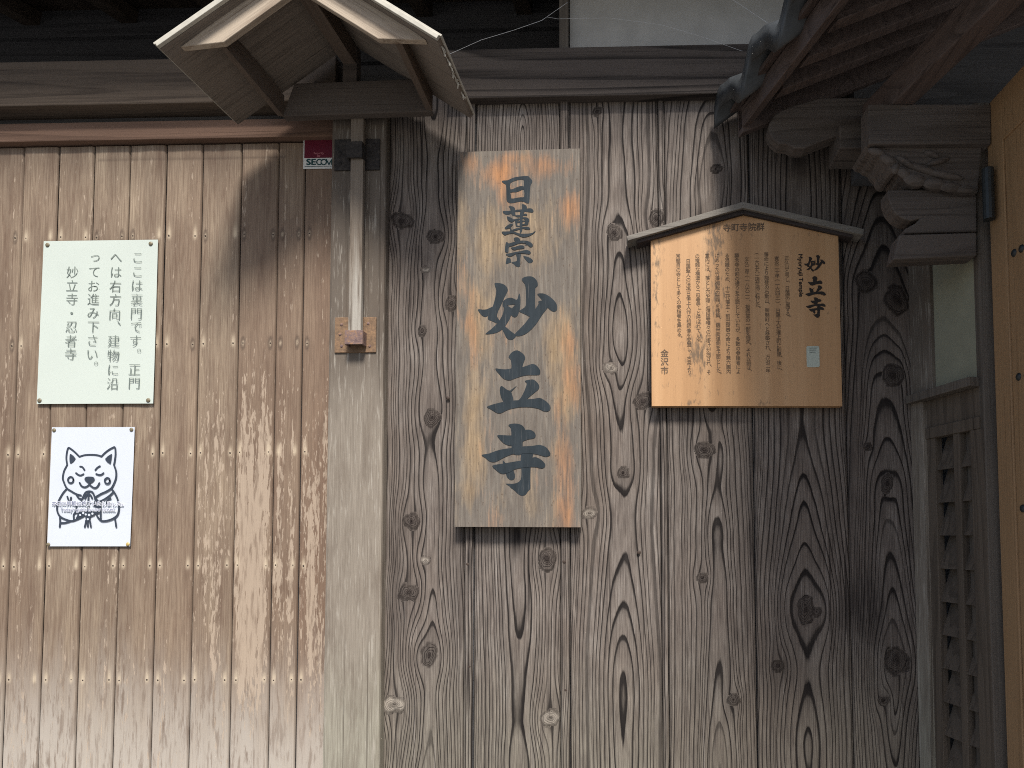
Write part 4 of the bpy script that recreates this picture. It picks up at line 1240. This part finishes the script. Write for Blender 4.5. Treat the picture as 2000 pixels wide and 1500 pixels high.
# information sticker
qy = hy - .0012
x0, z1 = BX(1575, 676, qy); x1, z0 = BX(1601, 717, qy)
qs = thing('information_sticker', (x0, qy, z0), 'tiny pale sticker at the lower right of the golden notice board', 'sticker')
def rrect(x0, x1, z0, z1, r, n=5):
    o = []
    for cx_, cz_, a0 in ((x1 - r, z0 + r, -90), (x1 - r, z1 - r, 0), (x0 + r, z1 - r, 90), (x0 + r, z0 + r, 180)):
        for k in range(n + 1):
            t = R(a0 + 90 * k / n)
            o.append((cx_ + r * math.cos(t), cz_ + r * math.sin(t)))
    return o
MB().prism(rrect(x0, x1, z0, z1, .004), qy, qy + .0008).build('sheet', plain('pale_green_sticker', (.42, .46, .40), .5, .3, .15, 260), qs)
mb = MB()
for py in (680, 684, 688):
    a = BX(1581, py, qy); b = BX(1593, py, qy)
    k = a[0]
    rnd = random.Random(py)
    while k < b[0]:
        d = rnd.uniform(.0010, .0026)
        mb.add([(k, qy - .0003, a[1] - .0010), (k + d, qy - .0003, a[1] - .0010), (k + d, qy - .0003, a[1] + .0010), (k, qy - .0003, a[1] + .0010)], [(0, 1, 2, 3)])
        k += d + .0006
mb.build('small_print', M['inkg'], qs)

# ------------------------------------------------------------------ roofed gate on the right: sleeve wall
SA = Vector((*BX(1790, 1000, .0)[:1], .0, 0)); SD = Vector((math.sin(R(15)), -math.cos(R(15)), 0)); SN = Vector((-math.cos(R(15)), -math.sin(R(15)), 0))
def SP(px, py, off=0.0):
    """(u, z) on the sleeve wall plane moved off metres towards its visible side"""
    d = ray(px, py)
    o = SA + SN * off
    t = (o - CAM).dot(SN) / d.dot(SN)
    p = CAM + d * t
    return (p - o).dot(SD), p.z
def SW(u, z, off):
    return SA + SD * u + SN * off + Vector((0, 0, z))
def sbox(mb, u0, u1, z0, z1, o0, o1):
    return mb.hexa([SW(u0, z0, o0), SW(u1, z0, o0), SW(u1, z1, o0), SW(u0, z1, o0), SW(u0, z0, o1), SW(u1, z0, o1), SW(u1, z1, o1), SW(u0, z1, o1)])
uEnd = SP(1913, 760)[0]
zsill, zsilb = SP(1850, 755)[1], SP(1850, 772)[1]
sw = thing('sleeve_wall', SW(uEnd / 2, 0, 0), 'short side wall of the roofed gate with a plaster panel above a louvred lattice', 'wall')
u1 = SP(1822, 640)[0]
ztop = SP(1850, 500)[1] + .05
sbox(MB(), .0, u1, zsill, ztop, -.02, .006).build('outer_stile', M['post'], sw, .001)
sbox(MB(), u1, uEnd, zsill, ztop, -.02, -.004).build('plaster_panel', M['plaster2'], sw)
sbox(MB(), .004, uEnd, zsilb, zsill, -.02, .026).build('sill_rail', M['gatewood_z'], sw, .0015)
za, zb_ = SP(1850, 828)[1], SP(1850, 850)[1]
sbox(MB(), .02, uEnd, za, zsilb, -.02, -.002).build('upper_board', M['lattice'], sw, .001)
sbox(MB(), .02, uEnd, zb_, za, -.02, .004).build('head_rail', M['lattice'], sw, .001)
uA, uB, uC, uD = SP(1818, 1150)[0], SP(1834, 1150)[0], SP(1870, 1150)[0], SP(1882, 1150)[0]
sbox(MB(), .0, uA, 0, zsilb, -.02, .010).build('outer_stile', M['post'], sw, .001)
sbox(MB(), uA, uB, 0, zb_, -.02, .0).build('stile', M['lattice'], sw, .001)
sbox(MB(), uC, uD, 0, zb_, -.02, .0).build('mullion', M['lattice'], sw, .001)
uE = SP(1913, 1150)[0]
sbox(MB(), uE - .012, uE + .03, 0, zb_, -.02, .002).build('stile', M['lattice'], sw, .001)
pitch = abs(SP(1860, 1000)[1] - SP(1860, 1066)[1])
for c0, c1 in ((uB, uC), (uD, uE - .012)):
    k = 0
    z = zb_
    while z > .3:
        m_ = MB()
        m_.hexa([SW(c0, z + .004, -.042), SW(c1, z + .004, -.042), SW(c1, z - pitch, -.010), SW(c0, z - pitch, -.010),
                 SW(c0, z + .004, -.036), SW(c1, z + .004, -.036), SW(c1, z - pitch, -.004), SW(c0, z - pitch, -.004)])
        m_.build('louvre', M['lattice'], sw)
        z -= pitch
        k += 1
sbox(MB(), .0, uEnd, 0, ztop, -.06, -.055).build('backing', M['dark'], sw)

# ---- gatehouse structure
PE = SW(uEnd, 0, 0)
gy0 = PE.y
gh = thing('roofed_gate', (PE.x + .1, gy0, 0), 'dark timber gatehouse at the right with tiled eave, purlins and carved brackets', 'gatehouse')
def fr(poly, y, th, name, mat, bev=.002, par=None):
    return MB().prism([BX(a, b, y) for a, b in poly], y, y + th).build(name, mat, par or gh, bev)
xP0, xP1 = PE.x + .001, BX(1950, 900, gy0)[0]
MB().box(xP0, xP1, gy0 - .012, gy0 + .12, 0, BX(1930, 205, gy0)[1]).build('post', M['gatewood_z'], gh, .004)
yk = gy0 - .03
fr([(1757, 458), (1908, 454), (1908, 499), (1745, 507)], yk, .05, 'bracket_block', M['gatewood'], .003)
nose = [(1734, 371), (1735, 388), (1742, 407), (1753, 420), (1767, 428), (1780, 431), (1797, 427), (1788, 436), (1767, 447), (1767, 456), (1908, 452), (1908, 368)]
fr(nose, yk + .01, .05, 'bracket_arm', M['gatewood'], .003)
carv = [(1690, 284), (1697, 292), (1706, 294), (1712, 300), (1722, 303), (1727, 312), (1734, 319), (1738, 327), (1744, 333), (1752, 334), (1757, 327), (1762, 334), (1762, 343), (1770, 348), (1776, 357), (1788, 363), (1800, 362), (1808, 357), (1813, 364), (1824, 369), (1840, 369), (1846, 363), (1856, 371), (1872, 374), (1890, 377), (1910, 375), (1918, 284)]
cb = fr(carv, yk - .004, .10, 'carved_bracket', M['gatewood'], .002)
mb = MB()
for a, b, rx, rz, an in ((1712, 298, 17, 7, 20), (1734, 313, 18, 8, 35), (1749, 329, 8, 11, 10), (1764, 338, 16, 9, 40), (1786, 351, 21, 12, 15), (1824, 359, 22, 10, 5), (1856, 366, 21, 9, 5), (1886, 371, 20, 7, 3),
                         (1768, 318, 22, 6, 35), (1800, 330, 30, 7, 20), (1845, 343, 34, 7, 12), (1832, 316, 22, 6, -15), (1820, 303, 16, 5, 25)):
    p = BP(a, b, yk - .0045)
    k = len(mb.v)
    mb.dome((0, 0, 0), 1.0, .012, n=16, rings=4)
    ca, sa = math.cos(R(-an)), math.sin(R(-an))
    for q in range(k, len(mb.v)):
        x_, y_, z_ = mb.v[q]
        x_, z_ = x_ * rx / 800, z_ * rz / 800
        mb.v[q] = (p.x + x_ * ca - z_ * sa, p.y + y_ * .8, p.z + x_ * sa + z_ * ca)
mb.build('carved_leaves', M['gatewood'], cb, smooth=True)
fr([(1696, 203), (1936, 203), (1936, 281), (1697, 281)], yk - .02, .055, 'tie_beam', M['gatewood'], .003)
fr([(1640, 243), (1696, 238), (1696, 289), (1640, 289)], yk + .10, .10, 'bracket_block', M['gatewood'], .003)
fr([(1548, 206), (1528, 214), (1512, 225), (1503, 240), (1501, 256), (1508, 270), (1522, 281), (1540, 283), (1552, 290), (1572, 290), (1600, 278), (1640, 263), (1700, 246), (1700, 190), (1600, 190)], yk + .13, .045, 'purlin_nose', M['gatewood'], .004)
# hinge sleeve
p = BP(1931, 380, yk - .03)
a_, b_ = BP(1929, 330, yk - .03), BP(1932, 429, yk - .03)
MB().tube([a_, a_ * .5 + b_ * .5, b_], .0125, 14).build('hinge_sleeve', M['hinge'], gh)
# roof
RD = Vector((math.sin(R(16)), -math.cos(R(16)), 0))
SL = math.tan(R(21))
ET = BP(1403, 188, -.06)
def roofP(s, t, h):
    return ET + RD * s + Vector((1, 0, SL)) * t + Vector((0, 0, h))
tw = .185
def prof(s):
    q = ((s / tw) + .10) % 1.0
    return .026 * math.sin(2 * math.pi * q) + .009 * math.sin(4 * math.pi * q + .8)
mb = MB()
ns, ntt = 160, 22
S0, S1, T1 = -.03, 1.30, 2.4
V = []
for side in (0, 1):
    for i in range(ns + 1):
        s = S0 + (S1 - S0) * i / ns
        for j in range(ntt + 1):
            t = T1 * j / ntt
            stp = -.010 * ((t / .22) % 1.0)
            drop = -.055 if (side and j == 0) else (-.016 if side else 0)
            V.append(roofP(s, t if j else 0.0, prof(s) + stp + drop + (.0 if j else -.004)))
Fc = []
N = (ns + 1) * (ntt + 1)
for i in range(ns):
    for j in range(ntt):
        a = i * (ntt + 1) + j
        Fc.append((a, a + 1, a + ntt + 2, a + ntt + 1))
        Fc.append((N + a, N + a + ntt + 1, N + a + ntt + 2, N + a + 1))
    a = i * (ntt + 1)
    Fc.append((a, a + ntt + 1, N + a + ntt + 1, N + a))
for j in range(ntt):
    Fc.append((j, N + j, N + j + 1, j + 1))
mb.add(V, Fc).build('tile_roof', M['tile'], gh, smooth=True)
def rbox(s0, s1, t0, t1, h0, h1, name, mat, bev=.002):
    return MB().hexa([roofP(s0, t0, h0), roofP(s1, t0, h0), roofP(s1, t1, h0), roofP(s0, t1, h0), roofP(s0, t0, h1), roofP(s1, t0, h1), roofP(s1, t1, h1), roofP(s0, t1, h1)]).build(name, mat, gh, bev)
rbox(.0, S1, .05, .075, -.115, -.060, 'fascia_board', M['rafter'])
rbox(.0, S1, .03, 2.35, -.058, -.046, 'soffit_board', M['rafter'], 0)
rbox(-.005, .022, .05, .95, -.128, -.0581, 'end_rafter', M['rafter'])
for k in range(10):
    s = .11 + k * .115
    rbox(s, s + .040, .090, 2.2, -.112, -.0581, 'rafter', M['rafter'])
# purlin running out over the tie beam
q0 = BP(1738, 203, yk - .02)
mb = MB().bar(q0 + Vector((0, .12, .034)) - RD * .0, q0 + RD * 1.05 + Vector((0, .0, .034)), Vector((.024, .006, 0)), Vector((0, 0, .034)))
mb.build('purlin', M['rafter'], gh, .003)
MB().box(xP1 - .25, xP1 + 2.4, gy0 + .16, gy0 + .20, 2.40, 4.2).build('sky_backing', M['dark'], gh)  # added dark backing that closes off the sky behind the gate roof

# ---- open door leaf
dx0 = BX(1948, 900, gy0 - .03)[0] + .004
DD = Vector((.05, -1, 0)).normalized(); DNn = Vector((-1, -.05, 0)).normalized()
dz1 = BX(1941, 208, gy0 - .03)[1]
DA = Vector((dx0, gy0 - .03, 0))
dl = thing('studded_gate', DA, 'yellow new-wood door leaf with black studs standing open at the right edge', 'gate')
def DW(u, z, o):
    return DA + DD * u + DNn * o + Vector((0, 0, z))
def dbox(u0, u1, z0, z1, o0, o1, name, bev=.002):
    return MB().hexa([DW(u0, z0, o0), DW(u1, z0, o0), DW(u1, z1, o0), DW(u0, z1, o0), DW(u0, z0, o1), DW(u1, z0, o1), DW(u1, z1, o1), DW(u0, z1, o1)]).build(name, M['door'], dl, bev)
def DP(px, py, off=0.0):
    d = ray(px, py)
    o = DA + DNn * off
    t = (o - CAM).dot(DNn) / d.dot(DNn)
    p = CAM + d * t
    return (p - o).dot(DD), p.z
us = DP(1973, 600)[0]
dbox(.0, us - .001, .05, dz1, -.045, .004, 'stile')
dbox(us, .80, .05, DP(1973, 262)[1], -.035, .0, 'panel', .001)
dbox(us, .80, DP(1973, 262)[1], dz1, -.045, .004, 'rail')
mb = MB()
for a, b in ((1981, 494), (1995.5, 485.5), (1990, 736), (2006, 733), (1998, 993), (2014, 994), (2011, 477)):
    u, z = DP(a, b)
    MB().dome(DW(u, z, .0), .0085, .6, DNn, 14, 4).build('stud', M['hinge'], dl, smooth=True)

# ------------------------------------------------------------------ cobwebs
def web(label, threads, y, loc):
    o = MB()
    for pts, r in threads:
        o.tube([BP(a, b, y) for a, b in pts], r, 5)
    return tag(o.build('cobweb', M['web']), label, 'cobweb', 'cobwebs under the eaves')
web('dusty cobweb strand hanging across the dark recess beside the wall stud', [([(875, 107), (940, 78), (1000, 60), (1058, 40), (1078, 26), (1108, 5)], .0005), ([(1068, 33), (1090, 37), (1118, 36), (1190, 35), (1290, 48), (1360, 68), (1450, 100)], .0003)], -.06, None)
web('short cobweb thread on the grey plaster near the tile ends', [([(1432, 0), (1465, 22), (1480, 32), (1503, 47)], .0005), ([(1472, 68), (1490, 60), (1505, 55)], .0004)], -.07, None)

bpy.data.objects.remove(_fo)
